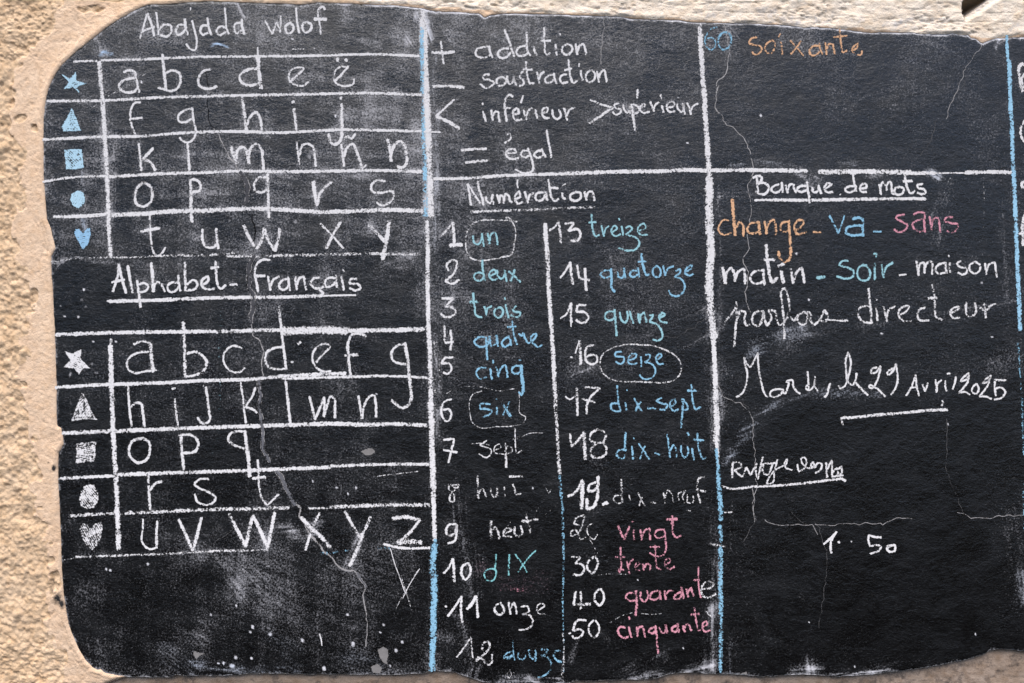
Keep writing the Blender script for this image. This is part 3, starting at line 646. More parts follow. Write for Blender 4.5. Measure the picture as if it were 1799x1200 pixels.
C('crack',1.6,"465,0 490,60 485,150 470,220 440,290 455,380 465,480 475,580 450,670 425,740 430,820 455,940 395,1040 400,1100 435,1195 440,1290 440,1310 410,1400 405,1430 415,1510 445,1560 470,1620")
P('chalk_line','line_blue',8,"w8:3206,-480 3212,-300 3216,-100 3225,50 3240,300 3248,500 3255,700 3262,900 3270,1100 3280,1300 3290,1600 3295,1750 3300,1800",end=0)
T(1240,430,6)
P('chalk_word','white',5.4,"w6:172,240 185,320 200,410|200,380 215,290 265,245 290,300 300,385|300,370 330,290 390,255 405,310 405,415|w5:590,270 500,290 460,345 480,395 550,410 610,380|w6:595,265 600,330 610,420|w7:628,5 635,120 655,250 670,350 695,395 745,355|w6:600,158 720,160|w6.4:785,280 795,340 810,405|w6:750,230 810,205|w6:890,260 900,320 912,400|920,370 950,290 1000,250 1015,310 1030,405",'word matin')
P('chalk_word','cyan',4.8,"w7:1165,348 1245,345|1490,170 1420,180 1395,215 1470,240 1545,280 1545,330 1480,360 1370,335|1690,215 1610,235 1585,310 1620,370 1690,375 1725,310 1690,240 1640,205|1775,195 1770,270 1775,365|w4:1755,100 1790,95 1785,130|w4.6:1845,210 1850,270 1865,350|1865,320 1890,240 1960,190",'word soir')
T(1499,430,6)
P('chalk_word','white',4.4,"w3.6:475,320 548,316|655,170 665,250 680,325|675,290 700,200 730,190 740,300|740,270 770,190 810,180 820,310|955,195 890,210 855,260 880,300 960,295|960,185 965,250 975,300|1005,190 1005,240 1010,295|w4:995,115 998,130|1120,175 1080,200 1100,230 1180,255 1185,290 1130,315 1090,295|1270,180 1215,215 1215,270 1265,305 1320,270 1320,215 1270,180|1375,195 1380,260 1392,315|1392,280 1420,210 1475,190 1490,260 1500,340",'word maison')
T(1240,430,6)
P('chalk_word','white',4.8,"w4:190,810 250,750 300,670 318,605|w5:318,605 318,750 305,900 295,1070|w4.6:330,780 360,700 405,710 400,790 420,855 455,840|590,700 520,710 485,760 500,840 540,855 590,780 600,700 610,780 635,850 680,790 660,690 720,700 740,790 770,845 830,800 870,680 860,560 820,460 790,480 795,600 810,750 820,990|840,790 870,760 920,800 980,730 1050,720 1060,790 1020,845 970,820 960,760 1050,710 1100,730 1090,780 1130,840 1200,780 1240,690 1275,760 1250,810 1180,790|w3:1250,790 1400,800|w5:1400,800 1485,800",'word parfois',grain=.6)
T(1499,430,6)
P('chalk_word','white',4.4,"w4.8:155,460 165,600 178,720 187,828|160,640 60,670 40,720 80,800 185,828|230,660 240,730 245,800|w3:235,578 240,585|305,645 325,720 345,805|345,760 370,680 435,650|490,740 560,690 580,645 510,660 470,700 470,750 520,805 600,805|745,665 690,680 665,740 690,795 785,795|w5:820,420 840,520 850,640 870,770 925,790|w6:780,568 870,560|1020,720 1090,680 1110,655 1040,670 1010,720 1030,765 1110,770|1180,610 1175,690 1190,745 1240,755 1275,720 1270,610|1365,620 1375,690 1385,770|w5:1320,665 1385,690 1440,640 1490,630",'word directeur',grain=.6)
T(80,530,4)
P('chalk_star','white',0,"130,337 195,365 260,328 255,395 270,415 325,470 275,468 240,513 205,470 128,462 180,410",fill=1)
P('chalk_triangle','white',0,"265,628 300,690 330,760 375,830 280,825 185,842 215,760 245,680",fill=1,grain=.6)
P('chalk_square','white',0,"218,990 290,985 362,980 358,1050 355,1118 290,1128 218,1135 222,1060",fill=1,grain=.6)
P('chalk_circle','white',0,"310,1278 350,1285 378,1340 378,1400 345,1445 300,1455 255,1435 240,1395 255,1330 280,1290",fill=1,grain=.6)
P('chalk_heart','white',0,"245,1590 268,1553 298,1556 328,1592 352,1556 405,1543 410,1590 400,1650 370,1710 335,1745 295,1710 265,1660",fill=1,grain=.5)
P('chalk_line','white',8,"w7:80,232 400,220 800,213 1200,210 1600,200 1670,200|w14:1665,208 1900,200 2140,205|w8:2130,205 2400,200 2670,195")
P('chalk_line','white',6.5,"72,603 300,588 460,580|480,580 800,570 1100,555 1500,540 1640,525|w7:1640,525 1900,512 2110,502|w5:1660,540 2100,528 2400,522 2680,532")
P('chalk_line','white',7.5,"125,922 400,912 800,895 1200,880 1500,872 1800,862 2050,855 2200,862 2500,858 2680,868")
P('chalk_line','white',6.5,"w6:100,1240 300,1230 500,1220|w7:500,1215 900,1200 1300,1188 1700,1172 2000,1160|w6:2000,1152 2400,1140 2690,1140")
P('chalk_line','white',6.5,"185,1500 500,1485 800,1475 1100,1460 1500,1450 1710,1445|w4:1850,1450 2000,1445|w7:2000,1440 2200,1432 2500,1425 2700,1425",grain=.65)
P('chalk_line','white',5,"w2.5:130,1812 230,1795|w4.6:220,1790 500,1780 900,1765 1200,1748 1400,1745|w3.5:1400,1745 1570,1735",grain=.55)
P('chalk_line','white',8.5,"w5:467,262 462,320|w9:462,310 467,420 470,560 475,720 480,900 488,1060 497,1200 503,1300 510,1480 515,1600 520,1730",end=0)
P('chalk_letter','white',5.5,"w5:628,300 660,285 700,280 742,290|w4.5:735,352 660,358 600,390 578,430 595,480 640,502 700,490 785,482|w8:745,300 752,390 765,490",)
P('chalk_letter','white',5.5,"w6.5:975,145 982,260 985,400 987,515|w5.5:1000,365 1060,352 1110,380 1140,430 1120,480 1060,515 985,525")
P('chalk_letter','white',4,"1385,325 1330,310 1280,335 1255,390 1270,450 1340,497 1380,490 1405,462")
P('chalk_letter','white',5.5,"w5.5:1643,42 1655,140 1670,280 1685,400 1693,475|w5:1680,318 1620,322 1560,355 1548,410 1570,455 1640,475 1695,468")
P('chalk_letter','white',4.5,"1905,425 1950,370 2000,310 1980,298 1920,310 1880,370 1885,430 1920,475 1970,492 2005,488|w5:1778,298 1797,282|w4:1730,425 1742,420")
P('chalk_letter','white',6,"2255,242 2215,225 2160,230 2130,280 2130,380 2145,515|w5.5:2105,378 2195,372")
P('chalk_letter','white',6,"w5.5:2525,295 2470,310 2430,370 2440,410 2500,435 2550,440|w6.5:2525,290 2545,400 2555,500 2565,600 2570,680 2545,730 2510,745 2460,715 2430,690")
P('chalk_letter','white',5.5,"w4.5:588,590 592,680 600,780 612,872|w5.5:610,740 640,710 675,712 690,770 702,875")
P('chalk_letter','white',5.5,"w4.5:915,682 922,760 935,865|w4.6:895,612 915,605")
P('chalk_letter','white',6,"w5:1133,602 1145,690 1155,780 1160,830 1125,855 1090,842 1075,810|w4:1108,585 1115,590")
P('chalk_letter','white',5,"w4.5:1375,565 1390,660 1400,760 1412,850|w4.5:1478,605 1460,660 1415,740 1460,755 1490,780")
P('chalk_letter','white',5.5,"1688,535 1700,640 1712,750 1722,850")
P('chalk_letter','white',5,"1858,668 1875,740 1895,825|1895,825 1930,745 1958,672|1958,672 1960,740 1958,810|1958,810 1980,730 2010,665 2030,680 2035,740 2035,815")
P('chalk_letter','white',5,"2200,660 2212,740 2225,820|2225,820 2240,730 2280,665 2305,655 2320,710 2325,810")
P('chalk_letter','white',5.5,"660,960 610,985 590,1045 610,1100 660,1130 710,1110 738,1050 730,985 690,960 645,965")
P('chalk_letter','white',5.5,"w6:958,935 960,1000 968,1090 978,1178|w5.5:945,938 1000,930 1055,950 1080,1000 1060,1045 975,1062")
P('chalk_letter','white',5.5,"w5:1400,910 1350,908 1300,930 1290,970 1330,1005 1400,1030|w7:1402,905 1410,960 1420,1030 1430,1100 1437,1225")
P('chalk_letter','white',5,"725,1215 730,1300 740,1460|738,1325 770,1280 825,1258")
P('chalk_letter','white',4.5,"1150,1243 1090,1245 1052,1280 1090,1310 1160,1340 1200,1375 1180,1410 1110,1422 1070,1400 1055,1350")
P('chalk_letter','white',4.5,"1495,1110 1500,1200 1505,1300 1525,1380 1560,1422 1600,1390 1640,1350|w6:1462,1240 1545,1230")
P('chalk_letter','white',4.5,"w4:690,1525 688,1600 683,1680 710,1720 740,1735 790,1722|w5:790,1540 785,1620 785,1715")
P('chalk_letter','white',6,"940,1525 985,1620 1042,1745|1042,1745 1070,1640 1100,1515")
P('chalk_letter','white',7,"1295,1490 1340,1580 1410,1715|1410,1715 1435,1600 1460,1500|1460,1500 1510,1600 1560,1710|1560,1740 1590,1600 1612,1480")
P('chalk_letter','white',6,"w8:1800,1510 1860,1580 1930,1640 2000,1720|w5:1930,1480 1880,1580 1830,1740",grain=.6)
P('chalk_letter','white',6.5,"w5.5:2105,1470 2150,1550 2210,1650|w6:2285,1500 2250,1590 2210,1650|w8:2230,1625 2190,1740 2140,1850",grain=.55)
P('chalk_letter','white',8,"2440,1520 2530,1510 2630,1530|w6:2630,1530 2560,1620 2490,1680|w10:2480,1685 2560,1680 2640,1685|w5:2380,1700 2500,1725 2700,1725",grain=.75)
P('chalk_smear','blue',6,"1930,1765 2000,1760 2060,1755|2110,1745 2135,1740|2330,1725 2430,1730",grain=.35)
P('chalk_smear','cyan',7,"w6:1250,0 1240,100 1230,300 1228,600 1222,900 1190,1060",grain=.16)
P('chalk_scratch','white',1.6,"2425,1730 2450,1820 2500,1960 2530,2050|2630,1870 2560,1980 2510,2080")
P('chalk_scratch','white',2.2,"2330,1225 2400,1215 2620,1190",grain=.5)
C('crack_filling',10,"1455,0 1460,60 1448,150")
C('crack',2.0,"1448,150 1452,180 1460,230 1510,280 1535,340 1525,450 1535,520 1500,570")
C('crack_filling',7.5,"1505,560 1515,640 1505,740 1525,860 1530,950 1525,1030 1555,1080 1580,1125",light=1)
C('crack_filling',8,"1630,1190 1665,1240 1690,1300 1720,1370 1760,1420",light=1)
C('crack',4.6,"1750,1400 1790,1450 1790,1500 1840,1590 1890,1660 1930,1700 1940,1730 2010,1790 2040,1840 2110,1880 2160,1890 2190,1910",light=1)
C('crack_filling',6,"2190,1905 2215,1935 2230,1960 2250,2000",light=1)
C('crack',2.4,"2250,1995 2235,2060 2240,2140 2260,2250 2255,2420",light=1)
C('crack',1.2,"1180,1715 1200,1680 1270,1640 1320,1590 1360,1560",faint=1)
T(740,490,6)
P('chalk_line','white',10,"w8:65,-10 70,100 75,300 80,500|w8.5:75,490 90,700 95,900 100,1100 105,1300|w11:100,1300 110,1500 112,1700 120,1900 130,2200|w8:130,2200 135,2400 140,2600 145,2760",end=0)
T(740,670,6)
P('chalk_numeral','white',4.4,"320,188 260,205 215,280 225,370 265,420 310,385 315,320 290,290 240,300",'numeral 6')
P('chalk_word','blue',4.4,"730,240 620,245 620,280 690,290 745,310 720,345 655,370|800,270 798,300 800,350|w3:793,175 795,195|w6:855,230 900,300 940,365|w3.6:930,215 900,280 860,350",'word six',grain=.55)
P('chalk_ring','white',1.8,"1030,90 1035,200 1045,340 1100,375 1080,430 980,465 800,475 600,478 540,430 515,330 510,210 540,140 640,100",'faint ring drawn round the word six',grain=.56)
P('chalk_scratch','white',1.8,"260,130 360,75 500,50 620,55 700,75 850,100 950,80 1015,75",grain=.4)
P('chalk_numeral','white',4.6,"240,615 345,608 325,700 290,850|235,720 380,745",'numeral 7')
P('chalk_word','white',4,"w3:690,620 620,670 680,690 740,720 720,780 690,800 610,760|w2.4:770,720 840,690 830,660 780,680 770,740 870,765|w4.6:888,650 892,780 895,910|w3:895,680 950,690 955,740 890,765|w2.6:990,490 990,590 995,700 1005,755 1060,725|w5:965,600 1035,590|w1.6:1060,580 1130,548 1280,540|w1.6:530,655 640,650 720,670",'word sept',grain=.5)
P('chalk_numeral','white',4,"w3.4:290,1080 400,1090 380,1120 300,1085 290,1120 340,1180 345,1260 310,1260 305,1200 370,1120",'numeral 8',grain=.45)
P('chalk_line','white',7,"w7:1400,0 1410,120 1415,280|w6.5:1415,280 1430,480 1440,700 1450,900 1460,980",end=0,grain=.6)
P('chalk_line','blue',7,"w6.5:1455,975 1465,1100 1475,1200|w5:1478,1200 1490,1400 1495,1600 1500,1900|w3.5:1500,1900 1490,2300 1500,2700 1495,3050",end=0,grain=.5)
T(960,720,5.4515)
P('chalk_numeral','white',4.6,"w4.6:225,225 240,345 300,290 355,215|w6.5:355,215 360,330 372,470|490,185 430,220 415,280 460,310 540,300 565,240 530,195 480,188|470,320 425,380 430,440 490,455 560,430 575,380 540,310",'numeral 18',grain=.6)
P('chalk_word','blue',4.2,"w4.6:757,212 750,290 752,390|755,380 690,385 668,420 690,455 730,465 750,430|815,345 822,400 825,470|w3:830,265 838,280|880,320 930,390 980,470|w3.6:940,345 915,400 893,468|1035,410 1080,425|1155,230 1165,330 1178,450|1180,390 1210,335 1235,370 1245,445|1285,340 1290,420 1320,455 1355,400 1345,350|1390,370 1395,420 1410,475|w4.6:1345,215 1360,238|1440,220 1445,320 1470,420 1490,465 1525,455|w5:1408,282 1498,292",'word dix-huit',grain=.6)
P('chalk_numeral','white',5.5,"w5:205,825 270,790 345,670|w7.5:345,680 340,800 335,940|w5:470,690 410,720 400,770 440,775 485,720|w6.5:492,640 490,760 480,860 440,930 395,945 385,850|w7:540,900 580,885",'numeral 19 with a dot',grain=.75)
P('chalk_word','white',3,"w4:712,660 718,760 722,880|715,815 650,825 640,850 680,890 718,890|785,810 800,860|w4:800,712 815,715|875,790 900,850 940,915|915,830 890,890 885,915|w4:1000,880 1050,893|1115,790 1125,840 1132,895|1130,840 1160,765 1190,790 1210,880|1320,770 1260,800 1265,860 1320,885 1300,820 1330,770|1345,810 1350,885 1400,880 1400,820|w4:1510,640 1460,650 1440,710 1440,760 1470,890|w4:1425,760 1520,780",'word dix-neuf',grain=.38)
P('chalk_line','white',10,"w9:1570,-900 1590,-700 1605,-500 1612,-300 1615,-120|w11:1615,-130 1625,50 1625,200 1622,300|w6:1622,290 1635,420 1640,520",end=0,grain=.8)
P('chalk_line','blue',9,"w6:1622,370 1635,500 1645,600|w9:1640,590 1650,750 1660,900 1665,1050|w7:1655,1090 1665,1200 1670,1260|w9:1660,1300 1665,1500 1660,1700 1670,1900|w8:1668,1900 1665,2100 1665,2300 1660,2500",end=0,grain=.65)
P('chalk_smear','white',2.5,"w3:1700,980 1770,975|1340,958 1375,962",grain=.6)
T(1240,600,6)
P('chalk_word','white',4,"315,585 380,540 415,460 430,340 405,230 398,165 430,240 458,270 500,205 540,120 550,280 580,440 610,540 640,580 665,570|w4:730,500 680,525 670,565 710,582 780,555 810,510 770,500 720,505|795,520 825,550 850,500 860,430 840,420 905,405 915,470 945,520 985,548|1063,315 1070,400 1078,510|1070,460 1045,470 1050,500 1085,510 1120,480 1140,400 1140,480 1175,515|w3.4:1140,370 1143,380",'word Mardi',grain=.75)
P('chalk_sign','white',4.2,"1300,440 1280,500 1265,560 1240,583",'comma')
P('chalk_word','white',4,"1390,460 1410,495 1450,470 1490,370 1515,200 1490,115 1465,190 1470,330 1490,430 1530,455 1575,370 1575,335|w4.6:1560,420 1600,470 1695,562",'word le',grain=.75)
P('chalk_numeral','white',4,"1790,270 1740,290 1730,330 1770,330 1830,260 1815,350 1780,440 1750,490 1710,480 1715,460 1770,480 1880,578|1960,280 1900,330 1910,350 1960,310 1990,235 2005,330 2010,400 1990,480 1940,560",'numeral 29',grain=.75)
T(1499,600,6)
P('chalk_word','white',3.8,"545,568 600,480 645,352|645,352 655,460 680,568|590,485 650,480|720,450 745,525|745,525 775,435|855,400 865,535|868,530 880,440 920,405|960,410 958,470 970,520|1070,370 1060,430 1035,500|w3.4:980,338 1008,335",'word Avril',grain=.75)
P('chalk_numeral','white',4,"1205,330 1130,400 1120,420 1190,390 1208,345 1195,420 1100,540 1160,530 1215,555|1285,445 1240,490 1250,540 1290,545 1310,490 1290,445|1440,360 1370,410 1355,440 1410,420 1438,370 1400,470 1320,580 1370,575 1445,602|1475,405 1600,408|1480,400 1480,480 1490,570|1490,490 1560,490 1590,530 1560,585 1475,610",'numeral 2025',grain=.75)
P('underline','white',4.6,"w4.6:-120,872 -132,840 -148,803|w5.4:-148,803 0,797 200,775 500,750 800,722 975,715|w3.4:920,622 935,645 920,675",on='Mardi',grain=.75)
P('chalk_line','blue',8,"w8:1722,0 1728,60|w4:1730,60 1735,160 1738,300|w3:1742,300 1755,500 1760,620|w4.5:1765,600 1770,800 1775,1000 1785,1200",end=0,grain=.5)
T(1240,600,6)
C('crack',1.3,"115,450 190,580 260,620 360,650 420,720 460,760 500,860 490,960 490,1060 510,1140 510,1200 515,1400 530,1500 500,1600 490,1700 510,1900")
T(0,0,1)
C('crack',1.2,"1661,735 1662,790 1660,820 1668,850 1680,872 1692,906",faint=1)
T(740,850,6)
P('chalk_word','white',3.6,"w4:598,0 600,80 603,150|605,100 640,40 665,80 685,135|735,40 740,100 775,140 800,100 800,40 805,90 815,130|875,30 878,80 888,135|w4:965,0 985,60 1005,110 1050,98|w5:930,-80 1065,-82|w4.4:595,-90 597,0",'word huit',grain=.42)
P('chalk_numeral','white',4.4,"370,420 290,430 262,490 290,540 350,520 375,420 375,520 350,600 285,622",'numeral 9')
P('chalk_word','white',4.4,"w5:735,385 732,480 740,585|740,500 780,450 810,500 825,575|880,520 950,480 920,455 880,480 870,540 955,552|985,450 990,530 1030,550 1060,520 1050,440|w4:1105,310 1115,380 1140,440 1150,520|w5.4:1060,385 1130,390 1180,370 1230,375",'word neuf',grain=.45)
P('chalk_scratch','white',3,"840,440 870,380|900,470 945,385|870,460 905,390",grain=.25)
P('chalk_numeral','white',5,"w4.6:240,935 290,880 335,785|w6:335,785 345,900 350,1025|500,830 440,860 425,940 460,1005 510,960 520,880 495,830",'numeral 10')
P('chalk_word','green',3.6,"w3.6:790,740 785,830 775,900|740,885 680,910 665,950 700,1010 750,1015 785,960 785,900 740,885|w4.4:930,740 922,850 920,955|990,740 1060,830 1115,925|1210,690 1130,770 1070,850 1020,920",'word dix',grain=.55)
P('chalk_smear','pink',5,"w4:790,1110 920,1115 1000,1105|w8:940,1112 1040,1108 1110,1095",grain=.35)
T(740,1000,6)
P('chalk_numeral','white',5,"w4.6:280,488 350,400 425,280|425,280 420,400 435,550|w6:485,412 540,350 580,275|w5:580,275 590,400 598,500|w5:255,382 268,384",'numeral 11')
P('chalk_word','white',4.4,"w5:820,355 775,385 780,440 830,470 870,440 860,380 830,345|920,340 930,400 940,465|940,410 975,345 995,380 1005,460|w4:1055,385 1120,385 1135,430 1080,465 1060,465 1130,470 1175,530 1160,590 1100,625 1030,630|w3:1230,430 1300,370 1270,350 1220,380 1230,450 1310,470",'word onze',grain=.6)
P('chalk_numeral','white',4,"w3.6:375,920 430,850 525,710|w3.4:525,710 535,820 545,930|w4.6:645,850 650,780 700,755 720,790 690,860 620,920 580,960 600,920 650,940 700,1000 740,980 745,890",'numeral 12',grain=.55)
P('chalk_word','blue',4,"w2.6:965,740 970,850 985,950|w6:870,920 920,925 965,900|w3.2:870,910 910,870 960,860|1025,870 1020,920 1070,940 1100,900 1080,870|1135,840 1145,910 1175,940 1205,900 1205,840 1205,960|w4.6:1265,835 1330,840 1300,890 1260,905|w4:1260,905 1330,920 1365,970 1360,1050 1300,1110 1230,1130|w5:1470,850 1400,870 1400,920 1440,960 1480,965",'word douze',grain=.45)
P('chalk_line','white',3.4,"1490,660 1500,800 1500,900|w6:1500,880 1500,980 1485,1100 1500,1180",end=0,grain=.5)
P('chalk_line','blue',11,"w7:150,-320 140,-260|w12:143,-260 130,-120 128,0 135,100 140,250 135,400 132,550 130,700 120,820|w11:120,820 118,900 118,1000 125,1060",end=0,grain=.8)
P('chalk_scratch','white',2.4,"910,1090 935,1055 950,1090 935,1140 905,1120 910,1080|975,1080 990,1110",grain=.5)
T(990,890,6)
P('chalk_numeral','white',4,"w3.6:215,85 130,115 110,170 180,185 220,90 200,180 140,280 80,300 75,260 120,240 190,340 230,315|w2.4:300,175 255,200 250,270 320,340 355,290",'numeral 20',grain=.55)
P('chalk_word','pink',4.4,"w5:570,195 600,270 635,345|635,345 665,270 690,200|w5:735,245 735,300 740,345|w3.6:720,155 735,145|805,240 815,300 820,350|820,330 860,240 900,225 905,280 910,340|1060,240 1000,240 955,280 990,325 1050,310|w4:1060,230 1070,350 1075,440 1040,510 960,515 905,480|w6:1140,95 1145,200|w4:1145,200 1155,290 1180,320 1235,300|w5:1085,130 1195,128",'word vingt',grain=.6)
P('chalk_numeral','white',4.6,"w4:85,525 175,525 120,600|130,590 200,610 215,660 180,710 100,710|320,520 260,570 250,650 300,695 350,630 360,570 330,515",'numeral 30',grain=.6)
P('chalk_word','pink',4.2,"595,425 600,520 605,600 590,690 575,660 630,660|w4.6:545,525 650,525|665,570 675,630 690,700|680,640 700,580 730,545|w3:750,640 800,590 780,580 750,620 760,660 800,665|830,600 840,665|845,640 870,600 900,600 910,660|w3.6:960,400 965,460 970,560 985,640 1020,655|w4:910,420 1010,418|w4.6:1060,610 1120,570 1110,545 1065,560 1070,620 1120,650 1165,625",'word trente',grain=.5)
P('chalk_numeral','white',5,"125,885 115,960 105,1025|w5.6:105,1025 190,1025 280,1018|w4.6:180,885 182,980 182,1070|w4.6:370,865 325,920 335,1000 375,1035 420,980 420,910 385,860",'numeral 40',grain=.7)
P('chalk_word','pink',4.4,"740,905 680,905 650,945 690,985 750,980|w5.6:760,880 765,980 765,1060 755,1135|810,890 815,970 850,995 885,950 880,880|990,880 920,910 910,960 960,975 1005,940 1010,875 1020,970|1060,880 1065,920 1075,970|1070,930 1100,885 1150,880|1240,890 1180,920 1160,960 1210,970 1240,900 1235,840 1265,960|1290,860 1300,910 1310,945|1305,900 1340,850 1350,890 1365,935|w3.6:1415,630 1415,740 1420,850 1440,950|w4.6:1365,770 1425,765",'word quarant',grain=.65)
P('chalk_letter','white',4.2,"1450,860 1540,850 1575,810 1540,780 1480,800 1445,870 1460,930 1520,950 1600,910",grain=.5)
T(990,1000,6)
P('chalk_numeral','white',4.6,"w4.4:235,530 140,535 110,590 100,640 170,625 205,650 180,700 120,720 85,690|w4:315,530 265,590 275,670 315,715 365,670 370,590 335,530|w3:55,670 75,665",'numeral 50',grain=.6)
P('chalk_word','pink',4.6,"650,610 590,600 570,640 600,700 650,715 680,700|w4.6:685,600 695,650 715,710|w3.4:685,495 695,520|765,600 770,650 780,705|775,660 800,600 830,600 845,650 855,710|960,605 910,620 895,650 930,670 970,640|w4.6:965,590 975,680 985,780 995,880|1005,600 1015,640 1050,665 1075,630 1070,575 1080,620 1090,665|1190,590 1150,600 1135,635 1170,655 1200,620 1195,560 1215,655|1255,590 1260,620 1275,650|1270,610 1300,570 1320,580 1330,620 1345,640|w4:1375,395 1385,480 1400,580 1415,640 1435,630|w5:1340,470 1425,465|w4:1460,600 1510,570 1500,540 1465,560 1460,620 1490,650 1540,635",'word cinquante',grain=.65)
P('chalk_scratch','white',1.8,"480,560 600,490 720,450|820,460 920,470 1030,460",grain=.4)
P('chalk_smear','white',3,"1485,430 1550,490",grain=.4)
T(1240,780,4.862)
P('chalk_word','white',4,"w4.4:225,160 220,220 222,285|225,155 290,160 300,190 240,220 270,250 300,275 340,200|340,195 375,260 430,160 420,200 425,250 440,295|440,290 460,200 480,110|485,160 490,250 510,260 570,160|495,165 600,160|w3.4:605,130 580,230 560,330 515,335 530,290 600,210 640,190 680,170 690,125 665,160 680,200 730,220",'word Rédige',grain=.7)
P('chalk_word','white',3.8,"775,170 790,230 830,210 850,130 830,110 810,120 830,180 880,205 920,190 910,150 890,180 920,200 950,160 980,165 970,220 930,245",'word les',grain=.75)
P('chalk_word','white',4,"w4.4:1020,160 1025,220 1030,285|1030,210 1070,135 1072,280|1075,240 1110,200 1120,270 1075,275|1110,220 1150,190 1150,250 1110,270 1165,265",'word No',grain=.75)
P('underline','white',4.6,"130,352 170,370 400,362 700,345 900,325 1100,300 1160,296 1185,312",on='Rédige',grain=.75)
P('chalk_numeral','white',4.4,"1000,850 1060,800 1110,745|w4.6:1105,748 1060,840 1065,925|w4:1125,830 1132,840",'numeral 1 with a dot',grain=.8)
P('chalk_numeral','white',4.4,"1490,793 1430,790 1385,775|1385,775 1378,810 1395,870|1395,870 1440,858 1490,870 1470,905 1395,932|1540,870 1605,860 1600,910 1560,915 1535,890 1560,870|w3:1230,826 1240,830",'numeral 50 on its own',grain=.75)
P('chalk_smear','white',4,"w4:30,850 90,858 160,875",grain=.55)
C('crack',1.3,"388,385 400,440 410,500 405,560 425,650",light=1)
C('crack',1.2,"425,650 380,700 320,830",faint=1)
C('crack',1.3,"500,640 560,680 640,685 700,685 760,680 860,695 900,690 950,770",light=1)
C('crack',1.1,"730,585 800,650 860,695",faint=1)
C('crack',1.3,"930,680 990,690 1100,685 1180,680 1300,680 1340,670 1430,675 1500,680 1580,650 1620,632 1710,635 1760,640",light=1)
C('crack',1.2,"930,670 965,710 985,790 1000,860 1025,910 1025,1080 1010,1200 985,1400 960,1560",faint=1)
T(1699,60,3)
P('chalk_letter','white',6,"w6:285,155 268,175 270,240 285,305|w5:285,160 305,185 280,245 310,310")
P('chalk_letter','white',5,"300,455 278,490 275,530 290,565 308,578")
P('chalk_letter','white',6,"300,780 285,785 285,805 300,812")
P('chalk_letter','white',6,"305,940 290,980 285,1050 290,1115|w5:268,1055 310,1045",grain=.75)
T(1349,900,4)
C('crack',1.2,"1320,0 1380,15 1420,38 1550,42 1600,25 1700,20 1800,15",light=1)
P('chalk_line','blue',4,"w5:1790,-200 1788,-60 1792,60 1795,120",end=0,grain=.4)
T(0, 0, 1)
CHIP("634,793 644,788 655,787 661,793 652,799 642,799")
CHIP("664,1140 674,1135 682,1139 683,1150 680,1160 682,1166 675,1164 668,1155")
CHIP("342,1143 352,1145 362,1147 352,1151 346,1157 341,1149")
CHIP("652,1170 664,1165 672,1172 668,1182 656,1181")
CHIP("1310,1178 1312,1184 1299,1183")
P('chalk_scratch', 'white', 1.6, "192,170 240,142 285,113|205,165 240,145", grain=.42)
P('chalk_scratch', 'white', 1.4, "137,210 170,186|240,68 330,64 440,60", grain=.34)
P('chalk_scratch', 'white', 2.6, "562,1112 565,1122 566,1133", grain=.8)
P('chalk_scratch', 'white', 1.5, "695,1070 706,1049 735,1000|722,1065 705,1010", grain=.5)
P('chalk_scratch', 'white', 2.2, "763,600 764,650 765,720|772,640 775,690|768,600 770,610 772,650", grain=.38)
P('chalk_scratch', 'white', 1.4, "955,850 975,885|975,850 940,900|980,885 955,905", grain=.3)
P('chalk_scratch', 'white', 1.6, "1048,1010 1060,1008 1100,1008|1035,945 1050,972", grain=.4)
P('chalk_scratch', 'white', 1.4, "775,440 777,500 778,540|1725,310 1727,345 1726,400", grain=.34)
P('chalk_scratch', 'white', 1.6, "1655,345 1670,310 1682,300", grain=.35)
# ------------------------------------------------------------------ the blackboard
board = bpy.data.objects.new('blackboard', None)
scene.collection.objects.link(board)
board.location = (0, 0, ZC - 590 * S)
board['label'] = 'black painted wall blackboard covered in chalk alphabets, numbers and French words'
board['category'] = 'blackboard'

st_ = 2.0
bxs = np.arange(70, 2074, st_); bys = np.arange(-2, 1212, st_)
BX, BY = np.meshgrid(bxs, bys)
P_, Q_ = BX.ravel(), BY.ravel()
fc = grid_faces(len(bxs), len(bys))
cx_ = P_[fc].mean(axis=1); cy_ = Q_[fc].mean(axis=1)
fc = fc[inside(cx_, cy_, OUTD)]
used, fc = compact(len(P_), fc)
P_, Q_ = P_[used], Q_[used]
be = boundary_edges(fc)
bi = np.unique(be.ravel())
_, nx_, ny_ = poly_dist(P_[bi], Q_[bi], OUTD, True)
P_[bi] = nx_; Q_[bi] = ny_
ed = np.full(P_.shape, 50.0)
m = ~((P_ > 270) & (P_ < 1990) & (Q_ > 90) & (Q_ < 1100)) & ~((P_ > 125) & (P_ < 1990) & (Q_ > 130) & (Q_ < 1050))
ed[m] = poly_dist(P_[m], Q_[m], OUTD, True)[0]

